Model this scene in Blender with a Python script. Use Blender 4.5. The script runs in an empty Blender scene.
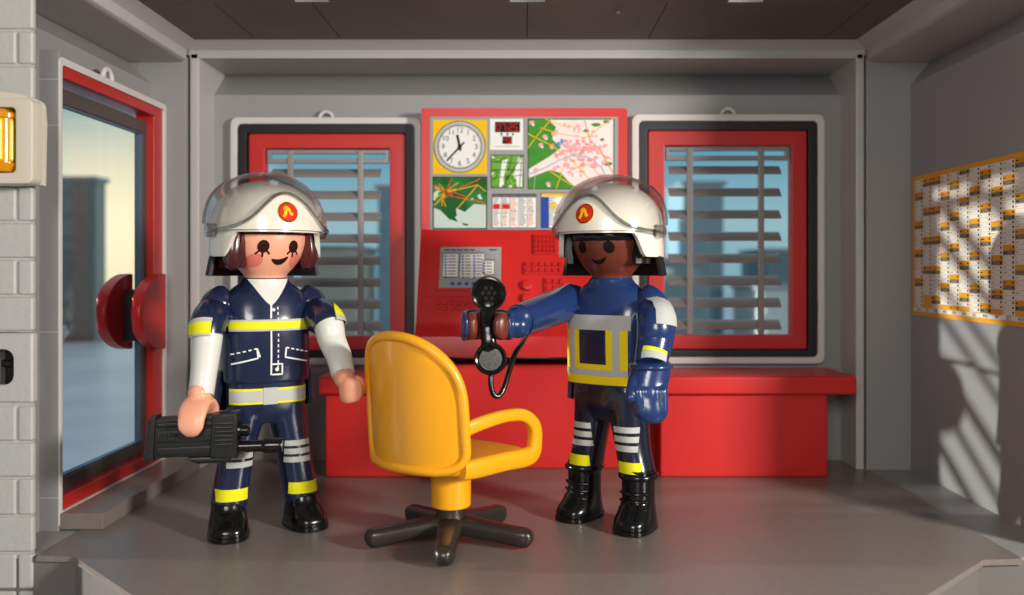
import bpy, bmesh, math, random
from mathutils import Vector, Matrix
from mathutils.bvhtree import BVHTree
PI = math.pi
random.seed(7)
scene = bpy.context.scene
COL = scene.collection
F, VX, VY, EYE = 880.0, 524.0, 270.0, 1.4

def at(px, py, Y):
    return Vector(((px - VX) / F * Y, Y, EYE - (py - VY) / F * Y))

# ------------------------------------------------------------------ materials
def lin(h):
    h = h.lstrip('#')
    v = [int(h[i:i + 2], 16) / 255 for i in (0, 2, 4)]
    return tuple(c / 12.92 if c <= .04045 else ((c + .055) / 1.055) ** 2.4 for c in v) + (1,)

MATS = {}
def mat(name, col, rough=.35, metal=0, bump=0, bscale=60, var=0, stretch=None, coat=0, spec=.5, trans=0):
    if name in MATS: return MATS[name]
    if any(w in name for w in ('print', 'ink', 'sticker', 'digits')): rough, spec = max(rough, .6), .15
    m = bpy.data.materials.new(name); m.use_nodes = True
    nt = m.node_tree; b = nt.nodes['Principled BSDF']
    c = lin(col)
    b.inputs['Base Color'].default_value = c
    b.inputs['Roughness'].default_value = rough
    b.inputs['Metallic'].default_value = metal
    b.inputs['Specular IOR Level'].default_value = spec
    b.inputs['Coat Weight'].default_value = coat
    b.inputs['Coat Roughness'].default_value = .08
    b.inputs['Transmission Weight'].default_value = trans
    if bump or var:
        tc = nt.nodes.new('ShaderNodeTexCoord'); mp = nt.nodes.new('ShaderNodeMapping')
        if stretch: mp.inputs['Scale'].default_value = stretch
        nt.links.new(tc.outputs['Object'], mp.inputs['Vector'])
        n = nt.nodes.new('ShaderNodeTexNoise'); n.inputs['Scale'].default_value = bscale
        n.inputs['Detail'].default_value = 5
        nt.links.new(mp.outputs['Vector'], n.inputs['Vector'])
        if bump:
            bp = nt.nodes.new('ShaderNodeBump'); bp.inputs['Strength'].default_value = bump
            bp.inputs['Distance'].default_value = .01
            nt.links.new(n.outputs['Fac'], bp.inputs['Height'])
            nt.links.new(bp.outputs['Normal'], b.inputs['Normal'])
        if var:
            r = nt.nodes.new('ShaderNodeValToRGB')
            r.color_ramp.elements[0].position = .3; r.color_ramp.elements[1].position = .7
            r.color_ramp.elements[0].color = tuple(x * (1 - var) for x in c[:3]) + (1,)
            r.color_ramp.elements[1].color = tuple(min(1, x * (1 + var)) for x in c[:3]) + (1,)
            nt.links.new(n.outputs['Fac'], r.inputs['Fac'])
            nt.links.new(r.outputs['Color'], b.inputs['Base Color'])
    MATS[name] = m
    return m

def glass_mat(name, tint, gl=.06, rough=.03, edge=.5):
    """clear thin plastic: passes light, mirrors a little, more at grazing angles"""
    m = bpy.data.materials.new(name); m.use_nodes = True
    nt = m.node_tree; nt.nodes.clear()
    out = nt.nodes.new('ShaderNodeOutputMaterial'); mx = nt.nodes.new('ShaderNodeMixShader')
    tr = nt.nodes.new('ShaderNodeBsdfTransparent'); g = nt.nodes.new('ShaderNodeBsdfGlossy')
    tr.inputs['Color'].default_value = lin(tint); g.inputs['Roughness'].default_value = rough
    lw = nt.nodes.new('ShaderNodeLayerWeight'); lw.inputs['Blend'].default_value = .3
    mr = nt.nodes.new('ShaderNodeMapRange')
    mr.inputs['To Min'].default_value = gl; mr.inputs['To Max'].default_value = edge
    nt.links.new(lw.outputs['Facing'], mr.inputs['Value'])
    nt.links.new(mr.outputs['Result'], mx.inputs['Fac'])
    nt.links.new(tr.outputs[0], mx.inputs[1]); nt.links.new(g.outputs[0], mx.inputs[2])
    nt.links.new(mx.outputs[0], out.inputs['Surface'])
    return m

def ramp_map(name, stops, scale, detail=4, kind='noise', rough=.4, dist=0):
    m = bpy.data.materials.new(name); m.use_nodes = True
    nt = m.node_tree; b = nt.nodes['Principled BSDF']; b.inputs['Roughness'].default_value = .6; b.inputs['Specular IOR Level'].default_value = .15
    tc = nt.nodes.new('ShaderNodeTexCoord')
    if kind == 'noise':
        n = nt.nodes.new('ShaderNodeTexNoise'); n.inputs['Detail'].default_value = detail
        n.inputs['Distortion'].default_value = dist; o = n.outputs['Fac']
    else:
        n = nt.nodes.new('ShaderNodeTexVoronoi'); o = n.outputs['Distance']
    n.inputs['Scale'].default_value = scale
    nt.links.new(tc.outputs['Object'], n.inputs['Vector'])
    r = nt.nodes.new('ShaderNodeValToRGB'); r.color_ramp.interpolation = 'CONSTANT'
    els = r.color_ramp.elements
    for i, (p, c) in enumerate(stops):
        e = els[i] if i < 2 else els.new(p)
        e.position = p; e.color = lin(c)
    nt.links.new(o, r.inputs['Fac']); nt.links.new(r.outputs['Color'], b.inputs['Base Color'])
    return m

M_WALL = mat('grey wall plastic', '#8f8e8d', .42, bump=.12, bscale=25)
M_TRIM = mat('pale grey trim plastic', '#b2b0ae', .4, bump=.1, bscale=30)
M_CASE = mat('light grey casing plastic', '#c9c7c3', .38, bump=.08, bscale=30)
M_BRICK = mat('pale brick plastic', '#b2b1ab', .5, bump=.3, bscale=30)
M_FLOOR = mat('brushed grey floor', '#786e68', .3, bump=.25, bscale=14, var=.08, stretch=(1.2, 7, 1))
M_FACADE = mat('grey facade plastic', '#6a6460', .4, bump=.25, bscale=20)
M_CEIL = mat('dark brown grey ceiling', '#5c544f', .5, bump=.35, bscale=9, var=.12, stretch=(1, 6, 1))
M_RED = mat('glossy red plastic', '#c8211f', .38, bump=.04, bscale=20)
M_SASH = mat('red window sash plastic', '#bd1f1c', .45, bump=.05, bscale=20)
M_REDDOOR = mat('red door plastic', '#b0211c', .32, bump=.04, bscale=20)
M_BLACK = mat('black plastic', '#0d0d0d', .2)
M_BLACKM = mat('black rescue tool plastic', '#121312', .42, bump=.15, bscale=50)
M_GUN = mat('dark gunmetal plastic', '#423c37', .3, metal=.6)
M_DARK = mat('dark charcoal frame plastic', '#0e0e0e', .5)
M_BROWNFRAME = mat('dark brown door frame plastic', '#4a403b', .4)
M_BLIND = mat('grey blind plastic', '#8a8582', .32)
M_YEL = mat('golden yellow plastic', '#f2a510', .36, bump=.03, bscale=15, coat=.2)
M_NAVY = mat('navy plastic', '#1c2440', .22, bump=.03, bscale=25, coat=.3)
M_BLUE = mat('dark blue plastic', '#1f3564', .24, bump=.04, bscale=25, coat=.3)
M_HELM = mat('ivory white helmet plastic', '#e2dccd', .22, coat=.4)
M_SLEEVE = mat('white sleeve plastic', '#d9d8d0', .35)
M_SKIN = mat('peach skin plastic', '#f0a888', .38)
M_SKIND = mat('dark brown skin plastic', '#6a2f22', .34)
M_HAIR = mat('auburn hair plastic', '#4a1c1e', .25, coat=.3)
M_LIME = mat('fluorescent yellow print', '#e6e11a', .4)
M_GOLD = mat('warm yellow print', '#eebd1e', .4)
M_SILVER = mat('silver grey print', '#b9bab4', .4)
M_WHITE = mat('white print', '#e9e9e4', .45)
M_PANEL = mat('grey sticker sheet', '#9c9b9a', .45)
M_INK = mat('black ink', '#171513', .5)
M_EYE = mat('dark brown ink', '#2a130d', .35)
M_CHEEK = mat('pink blush ink', '#e07a68', .4)
M_REDINK = mat('red ink', '#cf2a1c', .45)
M_BLUEINK = mat('blue ink', '#2b4aa0', .45)
M_AMBER = mat('amber lens plastic', '#f0a010', .15, trans=.35)
M_AMBER2 = mat('yellow lens core', '#f4d01a', .25, trans=.2)
M_CREAM = mat('cream lamp housing plastic', '#cbc2b0', .45)
M_PAPERY = mat('orange yellow paper', '#dd9a22', .6)
M_PAPERW = mat('white paper', '#d8d5cc', .6)
M_PAPERG = mat('grey paper', '#76705f', .6)
M_CHROME = mat('grey metal bar', '#b0b0b0', .25, metal=.8)
M_GLASS = glass_mat('door glass', '#f4f8f9', .012, .03, .07)
M_PANE = glass_mat('window glass', '#f4fafb', .006, .05, .12)
M_VISOR = glass_mat('clear visor plastic', '#ffffff', .025, .03, .75)
M_VISRIM = glass_mat('visor rim plastic', '#dfe0e0', .18, .08, .85)
M_LED = mat('red display digits', '#e02818', .4)

# ------------------------------------------------------------------ mesh helpers
def chain(o):
    m = Matrix.Identity(4)
    while o:
        m = o.matrix_basis @ m; o = o.parent
    return m

def link(name, bm, material, parent=None, smooth=True, local=False, label=None, angle=40, wn=True):
    if parent is not None and not local:
        bm.transform(chain(parent).inverted())
    bmesh.ops.recalc_face_normals(bm, faces=bm.faces) if not getattr(bm, '_open', False) else None
    me = bpy.data.meshes.new(name); bm.to_mesh(me); bm.free()
    for x in (material if isinstance(material, (list, tuple)) else [material]): me.materials.append(x)
    if smooth:
        for p in me.polygons: p.use_smooth = True
        try: me.set_sharp_from_angle(angle=math.radians(angle))
        except Exception: pass
    o = bpy.data.objects.new(name, me); COL.objects.link(o)
    if smooth and wn:
        w = o.modifiers.new('normals', 'WEIGHTED_NORMAL'); w.keep_sharp = True
    if parent is not None: o.parent = parent
    if label: o['label'] = label
    return o

def thing(name, label, cat, loc=(0, 0, 0), rz=0, group=None, sc=1):
    o = bpy.data.objects.new(name, None); COL.objects.link(o)
    o.empty_display_size = .1
    o.location = loc; o.rotation_euler = (0, 0, rz); o.scale = (sc, sc, sc)
    o['label'] = label; o['category'] = cat
    if group: o['group'] = group
    o.matrix_basis  # evaluated from loc/rot
    return o

def struct(o, label=None):
    o['kind'] = 'structure'
    if label: o['label'] = label
    return o

def box(bm, x0, x1, y0, y1, z0, z1, bev=0, seg=2, mi=0, M=None):
    r = bmesh.ops.create_cube(bm, size=1)
    vs = r['verts']
    for v in vs:
        v.co = Vector((x0 + (v.co.x + .5) * (x1 - x0), y0 + (v.co.y + .5) * (y1 - y0), z0 + (v.co.z + .5) * (z1 - z0)))
    fs = list({f for v in vs for f in v.link_faces})
    for f in fs: f.material_index = mi
    if bev:
        es = list({e for v in vs for e in v.link_edges})
        b = bmesh.ops.bevel(bm, geom=es, offset=bev, segments=seg, affect='EDGES', profile=.5, material=-1)
        vs = list(set([v for v in b['verts']] + [v for v in vs if v.is_valid]))
        for v in vs:
            for f in v.link_faces: f.material_index = mi
    if M is not None:
        bmesh.ops.transform(bm, matrix=M, verts=[v for v in vs if v.is_valid])
    return vs

def cyl(bm, p0, p1, r0, r1=None, n=32, cap=True):
    r1 = r0 if r1 is None else r1
    return sweep(bm, [p0, p1], [r0, r1], n=n, cap=cap)

def ring_frame(t):
    t = t.normalized()
    u = Vector((0, 0, 1)) if abs(t.z) < .9 else Vector((1, 0, 0))
    a = u.cross(t).normalized(); b = t.cross(a).normalized()
    return a, b

def sweep(bm, pts, radii, n=24, cap=True, frame=None, expo=2.0, closed=False):
    """tube through pts; radii: number or (ra, rb) per point"""
    pts = [Vector(p) for p in pts]; rings = []; a = None
    for i, p in enumerate(pts):
        if closed: t = pts[(i + 1) % len(pts)] - pts[i - 1]
        else: t = pts[min(i + 1, len(pts) - 1)] - pts[max(i - 1, 0)]
        t = t.normalized()
        if a is None:
            if frame: a = (frame - t * frame.dot(t)).normalized()
            else: a, _ = ring_frame(t)
        else: a = (a - t * a.dot(t)).normalized()
        b = t.cross(a)
        r = radii[i] if isinstance(radii, list) else radii
        ra, rb = r if isinstance(r, (tuple, list)) else (r, r)
        ring = []
        for k in range(n):
            th = 2 * PI * k / n; c, s = math.cos(th), math.sin(th)
            c = math.copysign(abs(c) ** (2 / expo), c); s = math.copysign(abs(s) ** (2 / expo), s)
            ring.append(bm.verts.new(p + a * ra * c + b * rb * s))
        rings.append(ring)
    m = len(rings)
    for i in range(m if closed else m - 1):
        r0, r1 = rings[i], rings[(i + 1) % m]
        for k in range(n):
            bm.faces.new((r0[k], r0[(k + 1) % n], r1[(k + 1) % n], r1[k]))
    if cap and not closed:
        bm.faces.new(rings[0][::-1]); bm.faces.new(rings[-1])
    return rings

def loft(bm, secs, n=40, cap=True):
    """secs: (z, cx, cy, rx, ry, expo) stacked rings"""
    rings = []
    for z, cx, cy, rx, ry, ex in secs:
        ring = []
        for k in range(n):
            th = 2 * PI * k / n; c, s = math.cos(th), math.sin(th)
            c = math.copysign(abs(c) ** (2 / ex), c); s = math.copysign(abs(s) ** (2 / ex), s)
            ring.append(bm.verts.new((cx + rx * c, cy + ry * s, z)))
        rings.append(ring)
    for r0, r1 in zip(rings, rings[1:]):
        for k in range(n):
            bm.faces.new((r0[k], r0[(k + 1) % n], r1[(k + 1) % n], r1[k]))
    if cap:
        bm.faces.new(rings[0][::-1]); bm.faces.new(rings[-1])
    return rings

def smoothsecs(keys, steps=5):
    """Catmull-Rom through section keys"""
    out = []
    n = len(keys)
    for i in range(n - 1):
        p0, p1, p2, p3 = keys[max(i - 1, 0)], keys[i], keys[i + 1], keys[min(i + 2, n - 1)]
        for s in range(steps):
            t = s / steps
            out.append(tuple(.5 * ((2 * b) + (c - a) * t + (2 * a - 5 * b + 4 * c - d) * t * t + (3 * b - a - 3 * c + d) * t ** 3)
                             for a, b, c, d in zip(p0, p1, p2, p3)))
    out.append(tuple(keys[-1]))
    return out

def smoothpath(pts, radii, steps=6):
    keys = [tuple(p) + (tuple(r) if isinstance(r, (tuple, list)) else (r, r)) for p, r in zip(pts, radii)]
    s = smoothsecs(keys, steps)
    return [Vector(k[:3]) for k in s], [(k[3], k[4]) for k in s]

def lathe(bm, base, ax, prof, n=40):
    ax = Vector(ax).normalized(); a, b = ring_frame(ax); base = Vector(base)
    rings = [[bm.verts.new(base + ax * h + (a * math.cos(2 * PI * k / n) + b * math.sin(2 * PI * k / n)) * r) for k in range(n)] for h, r in prof]
    for r0, r1 in zip(rings, rings[1:]):
        for k in range(n): bm.faces.new((r0[k], r0[(k + 1) % n], r1[(k + 1) % n], r1[k]))
    bm.faces.new(rings[0][::-1]); bm.faces.new(rings[-1])

def ball(bm, c, r, n=24, scale=(1, 1, 1)):
    rr = bmesh.ops.create_uvsphere(bm, u_segments=n, v_segments=n // 2, radius=r)
    for v in rr['verts']: v.co = Vector((v.co.x * scale[0], v.co.y * scale[1], v.co.z * scale[2])) + Vector(c)
    return rr['verts']

def capsule(bm, p0, p1, r0, r1=None, n=20):
    r1 = r0 if r1 is None else r1
    p0, p1 = Vector(p0), Vector(p1); t = (p1 - p0).normalized()
    pts, rad = [], []
    for k in range(1, 6):
        a = PI / 2 * k / 5; pts.append(p0 - t * r0 * math.cos(a)); rad.append(r0 * math.sin(a) + 1e-4)
    for k in range(0, 5):
        a = PI / 2 * k / 5; pts.append(p1 + t * r1 * math.sin(a)); rad.append(r1 * math.cos(a) + 1e-4)
    return sweep(bm, pts, rad, n=n)

def fuse(bm, voxel=.012, it=4):
    """one continuous skin over overlapping shapes"""
    bmesh.ops.recalc_face_normals(bm, faces=bm.faces)
    me = bpy.data.meshes.new('tmp'); bm.to_mesh(me); bm.free()
    o = bpy.data.objects.new('tmp', me); COL.objects.link(o)
    r = o.modifiers.new('r', 'REMESH'); r.mode = 'VOXEL'; r.voxel_size = voxel
    s = o.modifiers.new('s', 'SMOOTH'); s.factor = .5; s.iterations = it
    dg = bpy.context.evaluated_depsgraph_get()
    ev = o.evaluated_get(dg); m2 = bpy.data.meshes.new_from_object(ev)
    b2 = bmesh.new(); b2.from_mesh(m2)
    bpy.data.objects.remove(o); bpy.data.meshes.remove(me); bpy.data.meshes.remove(m2)
    return b2

def solid(bm, t):
    """give an open sheet a thickness"""
    bmesh.ops.recalc_face_normals(bm, faces=bm.faces)
    bmesh.ops.solidify(bm, geom=bm.faces[:] , thickness=t)
    return bm

def grid(bm, nu, nv, fn, closed_u=False):
    vs = [[bm.verts.new(fn(i / (nu - (0 if closed_u else 1)), j / (nv - 1))) for i in range(nu)] for j in range(nv)]
    for j in range(nv - 1):
        for i in range(nu if closed_u else nu - 1):
            i2 = (i + 1) % nu
            bm.faces.new((vs[j][i], vs[j][i2], vs[j + 1][i2], vs[j + 1][i]))
    return vs

def prism(bm, poly, d0, d1, axis='y', bev=0, seg=2):
    """extrude a 2D outline; axis y: poly is (x,z), depth along y; axis x: poly is (y,z); axis z: (x,y)"""
    mk = {'y': lambda p, d: (p[0], d, p[1]), 'x': lambda p, d: (d, p[0], p[1]), 'z': lambda p, d: (p[0], p[1], d)}[axis]
    A = [bm.verts.new(mk(p, d0)) for p in poly]; B = [bm.verts.new(mk(p, d1)) for p in poly]
    n = len(poly)
    fa = bm.faces.new(A[::-1]); fb = bm.faces.new(B)
    sides = [bm.faces.new((A[i], A[(i + 1) % n], B[(i + 1) % n], B[i])) for i in range(n)]
    if bev:
        es = list(set(fa.edges) | set(fb.edges))
        bmesh.ops.bevel(bm, geom=es, offset=bev, segments=seg, affect='EDGES', profile=.5)
    return A + B

def rrect(x0, x1, z0, z1, r, n=5):
    p = []
    for cx, cz, a0 in ((x1 - r, z1 - r, 0), (x0 + r, z1 - r, PI / 2), (x0 + r, z0 + r, PI), (x1 - r, z0 + r, 3 * PI / 2)):
        for k in range(n + 1):
            a = a0 + PI / 2 * k / n; p.append((cx + r * math.cos(a), cz + r * math.sin(a)))
    return p

def frame(bm, o, i, y0, y1, ro=.03, ri=.015, axis='y', bev=.006):
    """rectangular ring: outer rect o, inner rect i as (a0,a1,z0,z1), depth y0..y1"""
    P, Q = rrect(*o, ro), rrect(*i, ri)
    mk = {'y': lambda p, d: (p[0], d, p[1]), 'x': lambda p, d: (d, p[0], p[1])}[axis]
    n = len(P)
    R = [[bm.verts.new(mk(p, d)) for p in poly] for poly, d in ((P, y0), (P, y1), (Q, y1), (Q, y0))]
    es = []
    for a in range(4):
        for k in range(n):
            bm.faces.new((R[a][k], R[a][(k + 1) % n], R[(a + 1) % 4][(k + 1) % n], R[(a + 1) % 4][k]))
    if bev:
        es = [e for ring in R for k in range(n) for e in [bm.edges.get((ring[k], ring[(k + 1) % n]))] if e]
        bmesh.ops.bevel(bm, geom=es, offset=bev, segments=2, affect='EDGES', profile=.5)

# decals printed on curved plastic: small patches laid on the surface they are printed on
class Skin:
    def __init__(self, objs):
        vs, ps = [], []
        for o in (objs if isinstance(objs, (list, tuple)) else [objs]):
            b = len(vs)
            vs += [v.co.copy() for v in o.data.vertices]
            ps += [tuple(b + i for i in p.vertices) for p in o.data.polygons]
        self.t = BVHTree.FromPolygons(vs, ps)
    def put(self, p, d, off):
        hit, nrm, _, _ = self.t.ray_cast(p, d)
        if hit is None: hit, nrm, _, _ = self.t.find_nearest(p + d * 1.0)
        if nrm.dot(d) > 0: nrm = -nrm
        return hit + nrm * off

class Proj:
    """2D frame (u right, v up) looking along d in the skin's local space"""
    def __init__(self, skin, origin=(0, 0, 0), yaw=0, dist=1.2):
        self.s = skin; self.o = Vector(origin)
        self.d = Vector((-math.sin(yaw), math.cos(yaw), 0)); self.r = Vector((math.cos(yaw), math.sin(yaw), 0)); self.dist = dist
    def __call__(self, u, v, off=.0025):
        return self.s.put(self.o + self.r * u + Vector((0, 0, v)) - self.d * self.dist, self.d, off)

def d_quad(bm, P, u0, u1, v0, v1, off=.0025, nu=14, nv=4, mi=0, skirt=True):
    d_fn(bm, P, lambda s, t: (u0 + (u1 - u0) * s, v0 + (v1 - v0) * t), nu, nv, off, mi)

def d_fn(bm, P, fn, nu, nv, off, mi=0):
    f0 = len(bm.faces)
    vs = grid(bm, nu, nv, lambda s, t: P(*fn(s, t), off))
    bm.faces.ensure_lookup_table()
    for f in bm.faces[f0:]: f.material_index = mi
    edge = [vs[0][i] for i in range(nu)] + [vs[j][-1] for j in range(1, nv)] + [vs[-1][i] for i in range(nu - 2, -1, -1)] + [vs[j][0] for j in range(nv - 2, 0, -1)]
    uv = [(i / (nu - 1), 0) for i in range(nu)] + [(1, j / (nv - 1)) for j in range(1, nv)] + [(i / (nu - 1), 1) for i in range(nu - 2, -1, -1)] + [(0, j / (nv - 1)) for j in range(nv - 2, 0, -1)]
    low = [bm.verts.new(P(*fn(s, t), -.002)) for s, t in uv]
    n = len(edge)
    for k in range(n):
        f = bm.faces.new((edge[k], low[k], low[(k + 1) % n], edge[(k + 1) % n])); f.material_index = mi

def d_disc(bm, P, cu, cv, ru, rv, off=.0025, n=24, rings=4, mi=0):
    f0 = len(bm.faces)
    c = bm.verts.new(P(cu, cv, off)); prev = None
    for j in range(1, rings + 1):
        k = j / rings
        ring = [bm.verts.new(P(cu + ru * k * math.cos(2 * PI * i / n), cv + rv * k * math.sin(2 * PI * i / n), off)) for i in range(n)]
        for i in range(n):
            if prev is None: bm.faces.new((c, ring[i], ring[(i + 1) % n]))
            else: bm.faces.new((prev[i], ring[i], ring[(i + 1) % n], prev[(i + 1) % n]))
        prev = ring
    low = [bm.verts.new(P(cu + ru * math.cos(2 * PI * i / n), cv + rv * math.sin(2 * PI * i / n), -.002)) for i in range(n)]
    for i in range(n): bm.faces.new((prev[i], low[i], low[(i + 1) % n], prev[(i + 1) % n]))
    bm.faces.ensure_lookup_table()
    for f in bm.faces[f0:]: f.material_index = mi

def d_line(bm, P, pts, w, off=.0025, mi=0, sub=6):
    """printed line of width w (number or list) through 2D pts"""
    q = []
    for i in range(len(pts) - 1):
        for s in range(sub): q.append((pts[i][0] + (pts[i + 1][0] - pts[i][0]) * s / sub, pts[i][1] + (pts[i + 1][1] - pts[i][1]) * s / sub))
    q.append(pts[-1]); m = len(q)
    ws = [w] * m if not isinstance(w, (list, tuple)) else [w[min(int(i / sub), len(w) - 1)] + (w[min(int(i / sub) + 1, len(w) - 1)] - w[min(int(i / sub), len(w) - 1)]) * (i / sub % 1) for i in range(m)]
    def fn(s, t):
        i = min(int(round(s * (m - 1))), m - 1)
        a, b = q[max(i - 1, 0)], q[min(i + 1, m - 1)]
        dx, dy = b[0] - a[0], b[1] - a[1]; L = math.hypot(dx, dy) or 1
        k = (t - .5) * ws[i]
        return (q[i][0] - dy / L * k, q[i][1] + dx / L * k)
    d_fn(bm, P, fn, m, 3, off, mi)

# flat printing on panels
class Flat:
    def __init__(self, o, r, u, n): self.o, self.r, self.u, self.n = Vector(o), Vector(r).normalized(), Vector(u).normalized(), Vector(n).normalized()
    def __call__(self, a, b, off=.002): return self.o + self.r * a + self.u * b + self.n * off

def f_rect(bm, P, a0, a1, b0, b1, off=.002, mi=0, t=.002):
    top = [bm.verts.new(P(a, b, off)) for a, b in ((a0, b0), (a1, b0), (a1, b1), (a0, b1))]
    low = [bm.verts.new(P(a, b, off - t)) for a, b in ((a0, b0), (a1, b0), (a1, b1), (a0, b1))]
    fs = [bm.faces.new(top)] + [bm.faces.new((top[k], low[k], low[(k + 1) % 4], top[(k + 1) % 4])) for k in range(4)]
    for f in fs: f.material_index = mi

def f_poly(bm, P, pts, off=.002, mi=0, t=.002):
    top = [bm.verts.new(P(a, b, off)) for a, b in pts]; low = [bm.verts.new(P(a, b, off - t)) for a, b in pts]
    n = len(pts)
    fs = [bm.faces.new(top)] + [bm.faces.new((top[k], low[k], low[(k + 1) % n], top[(k + 1) % n])) for k in range(n)]
    for f in fs: f.material_index = mi

def f_disc(bm, P, a, b, r, off=.002, mi=0, n=40, t=.002):
    f_poly(bm, P, [(a + r * math.cos(2 * PI * k / n), b + r * math.sin(2 * PI * k / n)) for k in range(n)], off, mi, t)

def f_line(bm, P, pts, w, off=.002, mi=0, t=.0015):
    for (a0, b0), (a1, b1) in zip(pts, pts[1:]):
        dx, dy = a1 - a0, b1 - b0; L = math.hypot(dx, dy) or 1; nx, ny = -dy / L * w / 2, dx / L * w / 2
        f_poly(bm, P, [(a0 + nx, b0 + ny), (a0 - nx, b0 - ny), (a1 - nx, b1 - ny), (a1 + nx, b1 + ny)], off, mi, t)

def f_text(bm, P, txt, a, b, size, off=.002, mi=0, rot=0, sx=1):
    cu = bpy.data.curves.new('t', 'FONT'); cu.body = txt; cu.size = size; cu.align_x = 'CENTER'; cu.align_y = 'CENTER'; cu.resolution_u = 3
    o = bpy.data.objects.new('t', cu); COL.objects.link(o)
    dg = bpy.context.evaluated_depsgraph_get()
    me = bpy.data.meshes.new_from_object(o.evaluated_get(dg))
    bpy.data.objects.remove(o); bpy.data.curves.remove(cu)
    vs = [bm.verts.new(P(a + v.co.x * sx, b + v.co.y, off)) for v in me.vertices]
    for p in me.polygons:
        try: bm.faces.new([vs[i] for i in p.vertices]).material_index = mi
        except ValueError: pass
    bpy.data.meshes.remove(me)

SEG = {'0': 'abcdef', '1': 'bc', '2': 'abged', '3': 'abgcd', '4': 'fgbc', '5': 'afgcd', '6': 'afgedc', '7': 'abc', '8': 'abcdefg', '9': 'abcdfg'}
def f_seg(bm, P, ch, a, b, w, h, t, off, mi):
    L = {'a': (0, h, w, h), 'g': (0, h / 2, w, h / 2), 'd': (0, 0, w, 0), 'f': (0, h / 2, 0, h), 'e': (0, 0, 0, h / 2), 'b': (w, h / 2, w, h), 'c': (w, 0, w, h / 2)}
    for s in SEG[ch]:
        x0, y0, x1, y1 = L[s]
        f_rect(bm, P, a + x0 - t / 2, a + x1 + t / 2, b + y0 - t / 2, b + y1 + t / 2, off, mi)

NB = lambda: bmesh.new()
# ================================================================== SETTING
def floor_part():
    poly = [(-2.39, 4.31), (-2.2, 4.31), (-1.2, 3.29), (1.2, 3.27), (2.22, 4.26), (2.42, 4.26), (2.42, 6.7), (-2.39, 6.7)]
    bm = NB(); prism(bm, poly, -.03, 0, 'z', bev=.006)
    struct(link('floor', bm, M_FLOOR))
    ins = [(-2.6, 4.335), (-2.21, 4.335), (-1.2, 3.32), (1.2, 3.30), (2.21, 4.285), (2.9, 4.285), (2.9, 4.5), (-2.6, 4.5)]
    bm = NB(); prism(bm, ins, -1.2, -.02, 'z', bev=.01)
    struct(link('trim_1', bm, M_FACADE))
floor_part()

W1 = (230, 421, 117, 365); W2 = (632, 825, 114, 364); YW = 6.42
def wrect(w, Y=YW):
    a, b = at(w[0], w[3], Y), at(w[1], w[2], Y); return a.x, b.x, a.z, b.z

def back_wall():
    bm = NB(); Y0, Y1 = 6.49, 6.62
    ops = [wrect(W1), wrect(W2)]; ins = .05
    zb = min(o[2] for o in ops) + ins; zt = max(o[3] for o in ops) - ins
    xs = [-2.45, ops[0][0] + ins, ops[0][1] - ins, ops[1][0] + ins, ops[1][1] - ins, 2.5]
    box(bm, xs[0], xs[5], Y0, Y1, -.05, zb); box(bm, xs[0], xs[5], Y0, Y1, zt, 2.69)
    for i in (0, 2, 4): box(bm, xs[i], xs[i + 1], Y0, Y1, zb, zt)
    prism(bm, [(6.49, 2.69), (6.73, 2.89), (6.9, 2.89), (6.9, 2.5), (6.62, 2.5)], -2.45, 2.5, 'x')
    struct(link('wall_back', bm, M_WALL))
    bm = NB()
    box(bm, -2.352, -2.285, 6.19, 6.75, -.03, 2.93, .012); box(bm, 2.335, 2.395, 6.19, 6.75, -.03, 2.93, .012)
    prism(bm, [(6.19, 2.89), (6.19, 2.945), (6.11, 3.0), (6.11, 3.1), (6.9, 3.1), (6.9, 2.89)], -2.352, 2.395, 'x', bev=.006)
    struct(link('trim_2', bm, M_TRIM))
back_wall()

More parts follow.
